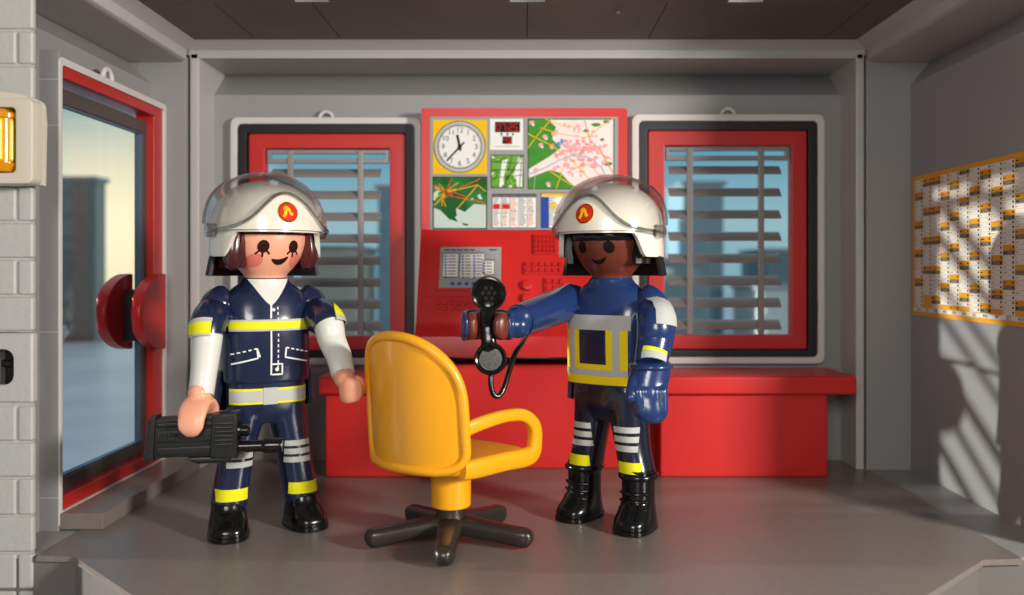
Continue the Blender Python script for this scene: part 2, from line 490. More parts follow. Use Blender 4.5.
def side_walls():
    bm = NB(); X = -2.61
    box(bm, X - .1, X, 4.37, 4.765, -.3, 2.7); box(bm, X - .1, X, 6.135, 6.3, -.3, 2.7)
    box(bm, X - .1, X, 4.765, 6.135, 2.52, 2.7); box(bm, X - .1, X, 4.765, 6.135, -.3, .1)
    prism(bm, [(X, 2.70), (-2.77, 2.86), (-2.9, 2.86), (-2.9, 2.5), (X - .1, 2.5)], 4.37, 6.3, 'y')
    box(bm, -2.715, -2.368, 6.17, 6.4, -.3, 2.9, .006); box(bm, -2.9, -2.5, 6.175, 6.4, 2.6, 2.9); box(bm, -2.715, -2.36, 6.3, 6.9, -.3, 3.1); box(bm, -2.9, -2.35, 6.18, 6.9, 2.91, 3.1)                       # return beside the back wall
    box(bm, -2.62, -2.395, 4.37, 4.75, -.1, -.008)
    zs = [at(0, y, 4.74).z for y in (532, 498, 332, 125, 79, 50)]
    for a, b in zip(zs, zs[1:]): box(bm, X - .05, -2.508, 4.74, 4.762, a, b, .006)
    struct(link('wall_left', bm, M_WALL))
    bm = NB()
    prism(bm, [(-2.368, 2.88), (-2.368, 2.945), (-2.29, 3.0), (-2.29, 3.1), (-2.9, 3.1), (-2.9, 2.86), (-2.40, 2.86)], 4.37, 6.17, 'y', bev=.005)
    struct(link('trim_3', bm, M_TRIM))
    bm = NB(); X = 2.72
    box(bm, X, X + .1, 4.3, 6.3, -.1, 2.7)
    prism(bm, [(X, 2.70), (2.85, 2.86), (3.0, 2.86), (3.0, 2.5), (X + .1, 2.5)], 4.3, 6.3, 'y')
    box(bm, 2.408, 2.95, 6.19, 6.4, -.05, 2.9, .006); box(bm, 2.397, 3.0, 6.3, 6.9, -.05, 3.1); box(bm, 2.39, 3.0, 6.2, 6.9, 2.91, 3.1)
    box(bm, 2.424, 2.75, 4.3, 6.25, -.1, -.004)
    struct(link('wall_right', bm, M_WALL))
    bm = NB()
    prism(bm, [(2.41, 2.88), (2.41, 2.945), (2.31, 3.0), (2.31, 3.1), (3.0, 3.1), (3.0, 2.86), (2.45, 2.86)], 4.3, 6.19, 'y', bev=.005)
    struct(link('trim_4', bm, M_TRIM))
    bm = NB(); box(bm, -2.56, -2.27, 4.745, 6.17, 0, .086, .006)
    struct(link('trim_5', bm, M_FLOOR))
side_walls()

def ceiling():
    bm = NB(); slots = [(-1.37, -1.16), (-.085, .125), (1.215, 1.43)]
    ys, ye, z0, z1 = 4.95, 5.275, 3.0, 3.1
    xs = [-2.32]
    for a, b in slots: xs += [a, b]
    xs.append(2.34)
    box(bm, xs[0], xs[-1], 4.3, ys, z0, z1); 
    seams = [-1.86, -1.13, -.1, .1, .9, 2.1]
    edges = [-2.32] + [-1.86, -1.27, .02, .86, 2.07] + [2.34]
    for a, b in zip(edges, edges[1:]): box(bm, a + .002, b - .002, ye, 6.13, z0, z1, .003)
    for i in range(0, len(xs), 2): box(bm, xs[i], xs[i + 1], ys, ye, z0, z1)
    box(bm, -2.32, 2.34, 5.29, 6.13, 3.09, 3.13)
    c = at(617, 12, 1.6 * 880 / 258); ball(bm, (c.x, c.y, 3.0), .022, 16)
    struct(link('ceiling', bm, M_CEIL))
    bm = NB()
    for a, b in slots: box(bm, a - .01, b + .01, 5.262, 5.276, 3.006, 3.2, .002)
    struct(link('slot_lit_face', bm, M_WHITE))  # far slot faces coloured white to stand for light falling in
ceiling()

def brick_front():
    """thin brick facade beside the opening"""
    bm = NB(); XR, Y0, Y1 = -2.416, 4.325, 4.368
    box(bm, -3.6, XR - .012, Y0 + .012, Y1, -1.0, at(0, 403, 4.33).z); box(bm, -3.6, XR - .012, Y0 + .012, Y1, at(0, 332, 4.33).z, 3.3)
    zslot = (at(0, 385, 4.33).z, at(0, 349, 4.33).z); xs = at(14.5, 0, 4.33).x
    zb = [at(0, y, 4.33).z for y in (625, 590, 553, 516, 478, 442, 405)]
    zt = [at(0, y, 4.33).z for y in (332, 296, 259, 222, 185, 148, 104, 65, 30, -6, -42)]
    def course(z0, z1, split):
        g = .006
        if split:
            m = at(17, 0, 4.33).x
            box(bm, m + g, XR, Y0, Y1 - .004, z0 + g, z1 - g, .012, 3)
            x = m
            while x > -3.5: box(bm, x - .33 + g, x - g, Y0, Y1 - .004, z0 + g, z1 - g, .012, 3); x -= .33
        else:
            box(bm, XR - .4 + g, XR, Y0, Y1 - .004, z0 + g, z1 - g, .012, 3)
            box(bm, XR - .8 + g, XR - .4 - g, Y0, Y1 - .004, z0 + g, z1 - g, .012, 3); box(bm, -3.6, XR - .8 - g, Y0, Y1 - .004, z0 + g, z1 - g, .012, 3)
    for i in range(len(zb) - 1): course(zb[i], zb[i + 1], i % 2 == 1 if i else True)
    for i in range(len(zt) - 1): course(zt[i], zt[i + 1], i % 2 == 1)
    # the tall block with the slot
    z0, z1 = at(0, 403, 4.33).z, at(0, 333, 4.33).z; X0 = XR - .55
    slot = rrect(xs - .3, xs, zslot[0], zslot[1], .05)
    outer = rrect(X0, XR, z0, z1, .012, 5)
    n = len(slot)
    A = [[bm.verts.new((p[0], y, p[1])) for p in poly] for poly, y in ((outer, Y1), (outer, Y0 + .01), (rrect(X0 + .01, XR - .01, z0 + .01, z1 - .01, .008), Y0), (slot, Y0), (slot, Y1))]
    for r0, r1 in zip(A, A[1:]):
        for k in range(n): bm.faces.new((r0[k], r0[(k + 1) % n], r1[(k + 1) % n], r1[k]))
    struct(link('wall_front', bm, M_BRICK))
    bm = NB(); box(bm, -3.2, XR - .14, Y1 + .06, Y1 + .09, zslot[0] - .1, zslot[1] + .1)
    cyl(bm, (-3.1, Y1 + .04, sum(zslot) / 2 + .01), (-2.56, Y1 + .04, sum(zslot) / 2 + .01), .018)
    struct(link('trim_7', bm, M_DARK))
brick_front()

def window(n, w, hook):
    x0, x1, z0, z1 = wrect(w); k = 6.42 / 880
    root = thing('window_%d' % n, '', '', ((x0 + x1) / 2, 6.45, z0)); del root['category']; del root['label']; struct(root)
    bm = NB(); frame(bm, (x0, x1, z0, z1), (x0 + .05, x1 - .05, z0 + .05, z1 - .05), 6.42, 6.49, .055, .035, bev=.008)
    cx = at(hook, 0, 6.42).x
    pts = [(cx + .05 * math.cos(a), 6.455, z1 - .01 + .055 * math.sin(a)) for a in [PI * i / 10 for i in range(11)]]
    sweep(bm, pts, .014, 12)
    struct(link('window_casing', bm, M_CASE, root))
    i = .05
    bm = NB(); frame(bm, (x0 + i, x1 - i, z0 + i, z1 - i), (x0 + .115, x1 - .115, z0 + .1, z1 - .115), 6.435, 6.56, .03, .012, bev=.005)
    box(bm, cx - .02, cx + .02, 6.43, 6.45, z1 - .055, z1 - .005, .004)
    for sx in (x0 + i - .012, x1 - i - .008):
        for zz in (z0 + .38, z1 - .35): box(bm, sx, sx + .02, 6.43, 6.46, zz - .09, zz + .09, .004)
    struct(link('gasket', bm, M_DARK, root))
    bm = NB(); frame(bm, (x0 + .125, x1 - .12, z0 + .105, z1 - .115), (x0 + .245, x1 - .235, z0 + .21, z1 - .225), 6.455, 6.55, .02, .012, bev=.01)
    struct(link('sash', bm, M_SASH, root))
    bm = NB(); box(bm, x0 + .2, x1 - .2, 6.535, 6.541, z0 + .16, z1 - .18)
    struct(link('pane', bm, M_PANE, root))
    return (x0 + .245, x1 - .235, z0 + .21, z1 - .225)
O1 = window(1, W1, 325); O2 = window(2, W2, 729)

def blind(o, where, flip):
    x0, x1, z0, z1 = o; H = z1 - z0; Y = 6.50
    r = thing('window_blind', 'grey slatted blind of eight slats in the red window ' + where, 'blind', ((x0 + x1) / 2, Y, z0), group=None)
    w = x1 - x0; bx = (x0 + w * .20, x0 + w * .765)
    bm = NB(); frame(bm, (x0 + .012, x1 - .012, z1 - .105, z1 - .008), (x0 + .035, x1 - .035, z1 - .072, z1 - .035), Y - .03, Y + .02, .008, .004, bev=.004)
    link('head_rail', bm, M_BLIND, r)
    for b in bx:
        bm = NB(); box(bm, b - .022, b + .022, Y - .04, Y - .012, z0 + .004, z1 - .012, .006)
        link('upright_bar', bm, M_BLIND, r)
    step = (H - .19) / 7.35
    for i in range(8):
        z = z1 - .175 - step * i
        bm = NB(); ang = math.radians(38)
        M = Matrix.Translation((0, Y + .005, z)) @ Matrix.Rotation(ang, 4, 'X')
        a, b = x0 + .035, x1 - .07
        pr = [(-.052, .004), (-.03, .012), (.03, .012), (.052, .004), (.052, -.004), (.03, .002), (-.03, .002), (-.052, -.004)]
        vs = prism(bm, pr, a, b, 'x')
        bmesh.ops.transform(bm, matrix=M, verts=bm.verts)
        link('slat', bm, M_BLIND, r)
blind(O1, 'left of the console', 1); blind(O2, 'right of the console', -1)

def door():
    r = thing('door_1', '', '', (-2.5, 5.45, .1)); del r['category']; del r['label']; struct(r)
    bm = NB(); frame(bm, (4.742, 6.165, .0, 2.555), (4.774, 6.12, .09, 2.512), -2.62, -2.50, .03, .02, 'x', .007)
    pts = [(-2.52, 5.32 + .06 * math.cos(a), 2.54 + .075 * math.sin(a)) for a in [PI * i / 10 for i in range(11)]]
    sweep(bm, pts, .016, 12)
    struct(link('door_casing', bm, M_CASE, r))
    bm = NB(); frame(bm, (4.762, 6.13, .09, 2.53), (4.80, 5.985, .165, 2.45), -2.64, -2.515, .02, .012, 'x', .008)
    struct(link('door_frame', bm, M_REDDOOR, r))
    leaf = NB(); frame(leaf, (4.79, 6.05, .155, 2.41), (4.84, 5.925, .245, 2.325), -2.625, -2.565, .015, .012, 'x', .006)
    lf = struct(link('door_leaf', leaf, M_BROWNFRAME, r))
    bm = NB(); box(bm, -2.612, -2.604, 4.82, 5.94, .22, 2.35)
    struct(link('pane', bm, M_GLASS, lf))
    bm = NB(); frame(bm, (4.84, 5.925, .245, 2.325), (4.85, 5.912, .255, 2.315), -2.615, -2.575, .01, .01, 'x', .003)
    struct(link('glazing_bead', bm, mat('blue grey seal', '#4c6076', .35), lf))
    bm = NB(); yc = 5.99
    def dshape(R, k=1): return [(yc - R * 1.6 * math.cos(a) * k, 1.12 + R * math.sin(a)) for a in [-PI / 2 + PI * i / 24 for i in range(25)]]
    for xo in (-2.69, -2.465):
        bm = NB(); prism(bm, dshape(.255), xo - .035, xo + .035, 'x', bev=.022, seg=4)
        struct(link('door_grip', bm, M_RED, r))
    bm = NB(); box(bm, -2.64, -2.49, 5.80, 5.95, .93, 1.27, .012)
    struct(link('grip_block', bm, M_DARK, r))
door()

# ------------------------------------------------------------------ counter
def counter():
    r = thing('counter', 'long red counter with two cabinets along the back wall under the windows', 'counter', (.4, 6.1, 0))
    bm = NB(); x0, x1 = at(325, 0, 5.94).x, at(418, 0, 5.94).x
    box(bm, x0, x1, 5.94, 6.46, 0, .60, .015, 3); link('cabinet', bm, M_RED, r)
    bm = NB(); x0, x1 = at(660, 0, 5.94).x, at(828, 0, 5.94).x
    box(bm, x0, x1, 5.94, 6.46, 0, .60, .015, 3); link('cabinet', bm, M_RED, r)
    bm = NB(); box(bm, -.72, .93, 6.2, 6.4, 0, .735, .012, 3); link('centre_panel', bm, M_RED, r)
    bm = NB(); box(bm, -1.376, -.735, 5.88, 6.405, .565, .69, .018, 3); link('worktop', bm, M_RED, r)
    bm = NB(); box(bm, .75, 2.228, 5.88, 6.405, .565, .69, .018, 3); link('worktop', bm, M_RED, r)
    bm = NB(); cyl(bm, (-.5, 6.3, .78), (.72, 6.3, .78), .028, n=20); link('rail', bm, M_CHROME, r, label='grey metal rail under the control desk')
counter()

# ------------------------------------------------------------------ control console
def console():
    r = thing('control_console', 'red control console with clock, maps, screen and keypads on back wall', 'control console', (0, 6.2, .8))
    XL, XR = -.735, .74
    bm = NB(); YB = 6.30
    prism(bm, rrect(XL, XR, 1.62, at(0, 108, YB).z, .02), YB, 6.47, 'y', bev=.012)
    board = link('display_board', bm, M_RED, r)
    # lower sloping desk
    zt, zf = at(0, 231, 6.27).z, at(0, 322, 6.0).z; zl, zlb = at(0, 337, 5.9).z, at(0, 357, 5.9).z
    prof = [(6.47, zt + .01), (6.28, zt + .01), (6.255, zt - .005), (6.0, zf + .0), (5.97, zf - .035), (5.915, zl + .012), (5.9, zl - .005), (5.9, zlb), (6.47, zlb)]
    bm = NB(); prism(bm, prof, XL, XR, 'x', bev=.008)
    desk = link('control_desk', bm, M_RED, r)
    P = Flat((0, YB, 1.4), (1, 0, 0), (0, 0, 1), (0, -1, 0)); s = YB / F
    ax = lambda p: (p - VX) * s; bz = lambda p: (VY - p) * s
    bm = NB(); x0, x1, z0, z1 = ax(430), ax(618), bz(233), bz(117)
    f_rect(bm, P, x0, x1, z0, z1, .004, t=.004)
    sheet = link('notice_sheet', bm, M_PANEL, r, smooth=False)
    def R(bm, a, b, c, d, off, mi): f_rect(bm, P, ax(a), ax(c), bz(d), bz(b), off, mi)
    # clock
    bm = NB(); R(bm, 433, 120, 487, 174, .006, 0)
    link('clock_panel', bm, [M_GOLD], r, smooth=False, label='yellow square behind the round clock')
    cx, cz = ax(459.8), bz(147)
    bm = NB(); f_disc(bm, P, cx, cz, 26 * s, .008, 0); f_disc(bm, P, cx, cz, 25.3 * s, .0085, 1); f_disc(bm, P, cx, cz, 22 * s, .009, 0); f_disc(bm, P, cx, cz, 21.2 * s, .0095, 2)
    for h in range(1, 13):
        a = PI / 2 - h * PI / 6; f_text(bm, P, str(h), cx + 16.5 * s * math.cos(a), cz + 16.5 * s * math.sin(a), 7.2 * s, .0105, 0)
    for h in range(60):
        a = h * PI / 30; w = 1.3 if h % 5 == 0 else .7
        f_line(bm, P, [(cx + 19.6 * s * math.cos(a), cz + 19.6 * s * math.sin(a)), (cx + 21 * s * math.cos(a), cz + 21 * s * math.sin(a))], w * .5 * s, .0105, 0)
    ck = link('clock', bm, [M_INK, M_SILVER, M_WHITE], r, smooth=False, label='round white clock with black numerals')
    bm = NB(); f_line(bm, P, [(cx + 4.5 * s, cz + 4.5 * s), (cx - 13 * s, cz - 14 * s)], 1.7 * s, .012); f_line(bm, P, [(cx + .8 * s, cz - 4 * s), (cx - 2.5 * s, cz + 12 * s)], 2.4 * s, .012); f_disc(bm, P, cx, cz, 2 * s, .0125)
    link('clock_hands', bm, M_INK, ck, smooth=False)
    # digital display
    bm = NB(); R(bm, 490, 119, 523, 150, .006, 0); R(bm, 495, 122, 520, 132.5, .007, 1); R(bm, 502.5, 136.5, 512, 144, .007, 1); R(bm, 495, 146, 520, 147, .007, 3)
    for x in (501.5, 507.5, 513): f_disc(bm, P, ax(x), bz(134.4), 1.1 * s, .007, 1, 16)
    for k, ch in enumerate('0725'):
        f_seg(bm, P, ch, ax(497 + k * 5.2 + (1.6 if k > 1 else 0)), bz(130.8), 3.2 * s, 6.6 * s, .8 * s, .0085, 2)
    for y in (125.8, 128.8): f_rect(bm, P, ax(507.3), ax(508.2), bz(y + .5), bz(y - .5), .0085, 2)
    for k, ch in enumerate('43'): f_seg(bm, P, ch, ax(504.2 + k * 4), bz(142.8), 2.4 * s, 4.8 * s, .7 * s, .0085, 2)
    link('digital_display', bm, [M_WHITE, M_INK, M_LED, M_SILVER], r, smooth=False, label='white panel with red digits 07:25')
    # maps
    def mapp(name, rect, m, lines, label):
        bm = NB(); a, b, c, d = rect
        R(bm, a - .7, b - .7, c + .7, d + .7, .006, 1); R(bm, a, b, c, d, .0075, 0)
        for pts, w, mi in lines: f_line(bm, P, [(ax(x), bz(y)) for x, y in pts], w * s, .0095 + mi * .0003, mi)
        return bm, label, name, m
    rnd = random.Random(3)
    city = ramp_map('city map print', [(0, '#3c8a2b'), (.42, '#458f31'), (.6, '#3f8a2c')], 8, 5)
    Ls = [([(528, 175), (545, 168), (560, 160), (572, 156), (590, 158), (602, 168), (608, 182)], 1.6, 4),
          ([(528, 148), (540, 132), (552, 119)], .9, 2), ([(540, 128), (560, 134), (585, 138), (614, 118)], .9, 2), ([(528, 134), (552, 146), (572, 160), (590, 180)], 1, 2),
          ([(545, 119), (562, 126), (580, 128)], .8, 2), ([(548, 170), (566, 182), (580, 189)], .9, 2), ([(556, 189), (562, 172), (566, 160)], .8, 2), ([(584, 119), (590, 140), (600, 150), (614, 175)], 1, 5),
          ([(575, 150), (590, 148), (612, 160)], .8, 5), ([(570, 170), (590, 164), (604, 182)], .8, 5), ([(534, 189), (536, 170)], .6, 3)]
    bm, lb, nm, m = mapp('city_map', (528.5, 119.5, 613.5, 188.5), city, Ls, 'city map print of green fields, pink blocks and yellow roads')
    def clipm(p): return (ax(min(max(p[0], 529), 613)), bz(min(max(p[1], 120), 188)))
    def blob(px, py, w, h, off, mi):
        n = rnd.randint(6, 9); f_poly(bm, P, [clipm((px + w * rnd.uniform(.6, 1) * math.cos(2 * PI * q / n), py - h * rnd.uniform(.6, 1) * math.sin(2 * PI * q / n))) for q in range(n)], off, mi, .001)
    f_poly(bm, P, [clipm(p) for p in ((548, 119), (556, 127), (552, 139), (561, 148), (549, 157), (529, 169), (529, 178), (550, 170), (561, 173), (568, 181), (577, 189), (613, 189), (613, 119))][::-1], .0078, 7)
    for px, py, w, h in ((596, 125, 6, 2.5), (606, 122, 5, 2), (586, 131, 4, 2), (608, 164, 5, 2.5), (602, 140, 3, 2), (570, 186, 6, 3)): blob(px, py, w, h, .0081, 0)
    for k in range(120): blob(rnd.gauss(577, 13), rnd.gauss(150, 12), rnd.uniform(1, 4), rnd.uniform(1, 3.2), .0083 + k * 2e-6, rnd.choice((6, 6, 8)))
    for px, py in ((532, 123), (545, 137), (541, 145), (536, 170), (548, 184), (556, 132), (605, 146), (607, 158), (601, 176)): blob(px, py, 3.2, 2.8, .0086, 6); blob(px + 1, py + 2, 2, 1.5, .0087, 7)
    R(bm, 557, 142, 560, 147, .0092, 9); R(bm, 560.5, 139, 563, 144, .0092, 9)
    M_PINK = mat('pink print', '#eda6ab', .45); M_PALE = mat('pale pink print', '#f2dfdc', .45)
    link(nm, bm, [m, M_INK, M_GOLD, M_SILVER, mat('pale blue print', '#b9bfd0', .45), mat('orange print', '#e9a060', .45), M_PINK, M_PALE, mat('salmon print', '#e58f95', .45), mat('sky blue print', '#3f8fd0', .45)], r, smooth=False, label=lb)
    small = ramp_map('site plan print', [(0, '#6fa840'), (.5, '#4f8a30'), (.56, '#7fb548'), (.62, '#e8e6e0')], 14, 5)
    Ls = [([(rnd.uniform(492, 523), 156), (rnd.uniform(492, 523), 187)], .6, 1) for _ in range(3)] + [([(492, y), (523, y + rnd.uniform(-3, 3))], .6, 1) for y in (162, 170, 178)]
    bm, lb, nm, m = mapp('site_plan', (491.5, 155.5, 523, 187.5), small, Ls, 'small green site plan with white buildings')
    f_poly(bm, P, [(ax(x), bz(y)) for x, y in ((499, 187), (501, 170), (502, 161), (508, 159), (505, 172), (502, 187))][::-1], .0085, 2)
    f_poly(bm, P, [(ax(x), bz(y)) for x, y in ((517, 187), (515, 170), (518, 158), (523, 157), (522, 187))][::-1], .0085, 2)
    link(nm, bm, [m, M_INK, M_WHITE], r, smooth=False, label=lb)
    reg = ramp_map('regional map print', [(0, '#1f5a2a'), (.5, '#256a30'), (.58, '#2f7a3a'), (.68, '#c8d8cc')], 6, 6)
    M_SEA = mat('pale sea print', '#c3d3ca', .45)
    hub = (446, 192); Ls = []
    for k in range(16):
        a = rnd.uniform(0, 2 * PI); L = rnd.uniform(10, 26)
        p = (min(max(hub[0] + L * math.cos(a), 434), 486), min(max(hub[1] + L * .8 * math.sin(a), 179), 214)); Ls.append(([hub, ((hub[0] + p[0]) / 2 + rnd.uniform(-3, 3), (hub[1] + p[1]) / 2 + rnd.uniform(-2, 2)), p], .7, rnd.choice((2, 3))))
    Ls += [([(444, 193), (478, 185), (458, 208)], .8, 2), ([(436, 204), (460, 188), (480, 179)], .8, 3), ([(478, 185), (486, 192)], .7, 2), ([(450, 196), (485, 203)], .8, 3)]
    bm, lb, nm, m = mapp('regional_map', (433.5, 177.5, 486.5, 228.5), reg, Ls, 'dark green regional map with orange roads and pale sea')
    f_poly(bm, P, [(ax(x), bz(y)) for x, y in ((434, 208), (440, 210), (450, 220), (457, 216), (456, 208), (465, 212), (474, 204), (486, 205), (486, 228), (434, 228))][::-1], .0082, 4)
    f_poly(bm, P, [(ax(x), bz(y)) for x, y in ((440, 210), (452, 212), (458, 222), (452, 220))][::-1], .0088, 5); f_poly(bm, P, [(ax(x), bz(y)) for x, y in ((462, 223), (468, 224), (468, 226), (463, 225))][::-1], .0088, 5)
    link(nm, bm, [m, M_INK, M_GOLD, mat('road orange print', '#e0602a', .45), M_SEA, mat('deep green print', '#1f5a2a', .45)], r, smooth=False, label=lb)
    # lists
    def sheet_list(name, rect, cols, rows, label, header, red):
        bm = NB(); a, b, c, d = rect
        R(bm, a - .6, b - .6, c + .6, d + .6, .006, 1); R(bm, a, b, c, d, .0075, 0); R(bm, a, b, c, b + 3, .0082, header)
        cw = (c - a) / cols
        for k in range(cols):
            if k: R(bm, a + k * cw - .2, b, a + k * cw + .2, d, .0085, 1)
            for q in range(rows):
                y = b + 4 + q * (d - b - 5) / rows
                R(bm, a + k * cw + .8, y, a + k * cw + cw * rnd.uniform(.5, .85), y + .8, .0085, 3 if (k in red and rnd.random() < .6) else 4)
        return bm, label, name
    LM = [M_WHITE, M_INK, M_BLUEINK, mat('coral print', '#e0826a', .45), mat('grey text ink', '#66656a', .45), M_REDINK, M_GOLD]
    bm, lb, nm = sheet_list('duty_list', (492.5, 194.5, 536, 227.5), 5, 14, 'white list with columns and red boxes', 4, (1, 2, 4))
    R(bm, 493, 204, 500, 209, .0092, 5); R(bm, 502, 204, 509.5, 209, .0092, 5)
    link(nm, bm, LM, r, smooth=False, label=lb)
    bm, lb, nm = sheet_list('roster', (541.5, 193.5, 606, 227.5), 3, 12, 'white list with yellow header and blue strip', 6, ())
    R(bm, 541.5, 197, 549, 227.5, .0095, 2); R(bm, 550.5, 203, 556, 209, .0095, 6)
    link(nm, bm, LM, r, smooth=False, label=lb)
    # sloping control face
    a0, a1 = Vector((0, 6.0, zf)), Vector((0, 6.255, zt - .005)); u = (a1 - a0).normalized(); nrm = Vector((0, -u.z, u.y))
    D = Flat(a0, (1, 0, 0), u, nrm)
    def pl(px, py):
        d = at(px, py, 1) - Vector((0, 0, EYE)); t = (a0 - Vector((0, 0, EYE))).dot(nrm) / d.dot(nrm); p = Vector((0, 0, EYE)) + d * t - a0
        return p.x, p.dot(u)
    Mx = Matrix((D.r, D.u, D.n)).transposed().to_4x4(); Mx.translation = a0
    def raised(rect, h, rb=.012, inset=0):
        x0, y1 = pl(rect[0], rect[1]); x1, y0 = pl(rect[2], rect[3])
        bm = NB(); prism(bm, rrect(x0, x1, y0, y1, rb), -.005, h, 'z', bev=min(.008, h * .45))
        bmesh.ops.transform(bm, matrix=Mx, verts=bm.verts); return bm, (x0, x1, y0, y1)
    bm, _ = raised((429, 241, 509, 297), .014, .02); link('screen_surround', bm, M_RED, r)
    bm, _ = raised((437, 245.5, 504, 292), .03, .015); link('screen_housing', bm, M_RED, r)
    def pr(bm, a, b, c, d, off, mi):
        x0, y1 = pl(a, b); x1, y0 = pl(c, d); f_rect(bm, D, x0, x1, y0, y1, off, mi)
    bm = NB(); pr(bm, 441, 249, 501, 289.5, .034, 0)
    for k in range(5): pr(bm, 445 + k * 6.3, 251.3, 450 + k * 6.3, 252.4, .0355, 1)
    pr(bm, 489, 251.2, 497, 252.3, .0355, 1)
    for (a, b, c, d, cc) in ((444, 255, 458, 279, 1), (461, 255, 484, 280, 2), (482, 262, 494, 276, 1)):
        pr(bm, a - .5, b - .5, c + .5, d + .5, .0352, 1); pr(bm, a, b, c, d, .0358, 3); pr(bm, a, b, c, b + 1.2, .0364, 0)
        for k in range(cc):
            w = (c - a) / cc
            for q in range(int((d - b) / 3)):
                pr(bm, a + k * w + 1, b + 2.2 + q * 3, a + k * w + 3.2, b + 3.9 + q * 3, .0364, 2); pr(bm, a + k * w + 4.5, b + 2.6 + q * 3, a + k * w + w * .85, b + 3.4 + q * 3, .0364, 1)
        pr(bm, a, d - 1, a + 4, d - .3, .0368, 4)
    for k in range(4): pr(bm, 451 + k * 7, 284, 454.5 + k * 7, 287, .0358, 2)
    link('screen', bm, [M_PANEL, M_INK, M_BLUEINK, M_WHITE, M_REDINK], r, smooth=False, label='grey screen showing white lists')
    def keypad(rect, cols, rows):
        bm, (x0, x1, y0, y1) = raised(rect, .016, .01); k = link('keypad', bm, M_RED, r)
        for i in range(cols):
            for j in range(rows):
                cw, ch = (x1 - x0 - .012) / cols, (y1 - y0 - .012) / rows
                xa, ya = x0 + .006 + i * cw, y0 + .006 + j * ch
                b2 = NB(); prism(b2, rrect(xa + cw * .14, xa + cw * .86, ya + ch * .14, ya + ch * .86, .002, 2), .012, .03, 'z', bev=.004, seg=1)
                bmesh.ops.transform(b2, matrix=Mx, verts=b2.verts); link('key', b2, M_RED, k)
    keypad((533, 235, 558, 255), 6, 4); keypad((523.5, 262, 565, 275), 6, 2); keypad((544, 278.5, 566, 294), 3, 2); keypad((434.5, 300, 477, 313.5), 6, 2)
    for px, py in ((527, 286), (527, 299)):
        x, y = pl(px, py); bm = NB(); sweep(bm, [(x, y, -.005), (x, y, .018), (x, y, .034), (x, y, .038)], [.04, .04, .034, .022], 24)
        bmesh.ops.transform(bm, matrix=Mx, verts=bm.verts); link('knob', bm, M_RED, r)
console()

# ------------------------------------------------------------------ wall calendar
def calendar():
    X = 2.712; y0, y1 = 4.45, 6.14; z0, z1 = 1.087, 2.047
    r = thing('wall_calendar', 'yellow and white year planner with grey weekend boxes on the right wall', 'calendar', (X, (y0 + y1) / 2, z0))
    P = Flat((X, 0, 0), (0, -1, 0), (0, 0, 1), (-1, 0, 0))
    bm = NB(); f_rect(bm, P, -y1, -y0, z0, z1, .0, 0, .004); link('sheet', bm, M_PAPERY, r, smooth=False)
    bm = NB(); cols = 13; m = .035; cw = (y1 - y0 - 2 * m) / cols; zb = z0 + .06; rows = 31; ch = (z1 - .03 - zb) / rows
    start = 2; lens = [31, 28, 31, 30, 31, 30, 31, 31, 30, 31, 30, 31, 31]; rnd = random.Random(5)
    f_rect(bm, P, -y1 + .02, -y0 - .02, zb - .03, zb - .004, .001, 0)
    for c in range(cols):
        a = -y1 + m + c * cw
        f_text(bm, P, ['JAN', 'FEB', 'MAR', 'APR', 'MAY', 'JUN', 'JUL', 'AUG', 'SEP', 'OCT', 'NOV', 'DEC', 'JAN'][c], a + cw / 2, zb - .017, .026, .0025, 3)
        for d in range(lens[c]):
            wd = (start + d) % 7; b = zb + ch * (rows - 1 - d)
            mi = 1 if wd == 5 else 2 if wd == 6 else 0
            w0, w1 = a + .003, a + cw - .003
            f_rect(bm, P, w0, w1, b + .0012, b + ch - .0012, .001, mi, .001)
            f_rect(bm, P, w1 - .022, w1 - .008, b + ch * .3, b + ch * .75, .0018, 3, .0008)
            if rnd.random() < .8: f_rect(bm, P, w0 + .006, w0 + .006 + rnd.uniform(.01, .04), b + ch * .35, b + ch * .6, .0018, 4 if mi == 0 else 3, .0008)
        start = (start + lens[c]) % 7
    link('date_grid', bm, [M_PAPERW, mat('deep yellow print', '#d8951a', .6), M_PAPERG, M_INK, mat('pale grey ink', '#a8a49c', .6)], r, smooth=False, label='white columns of date cells with yellow and grey boxes')
calendar()

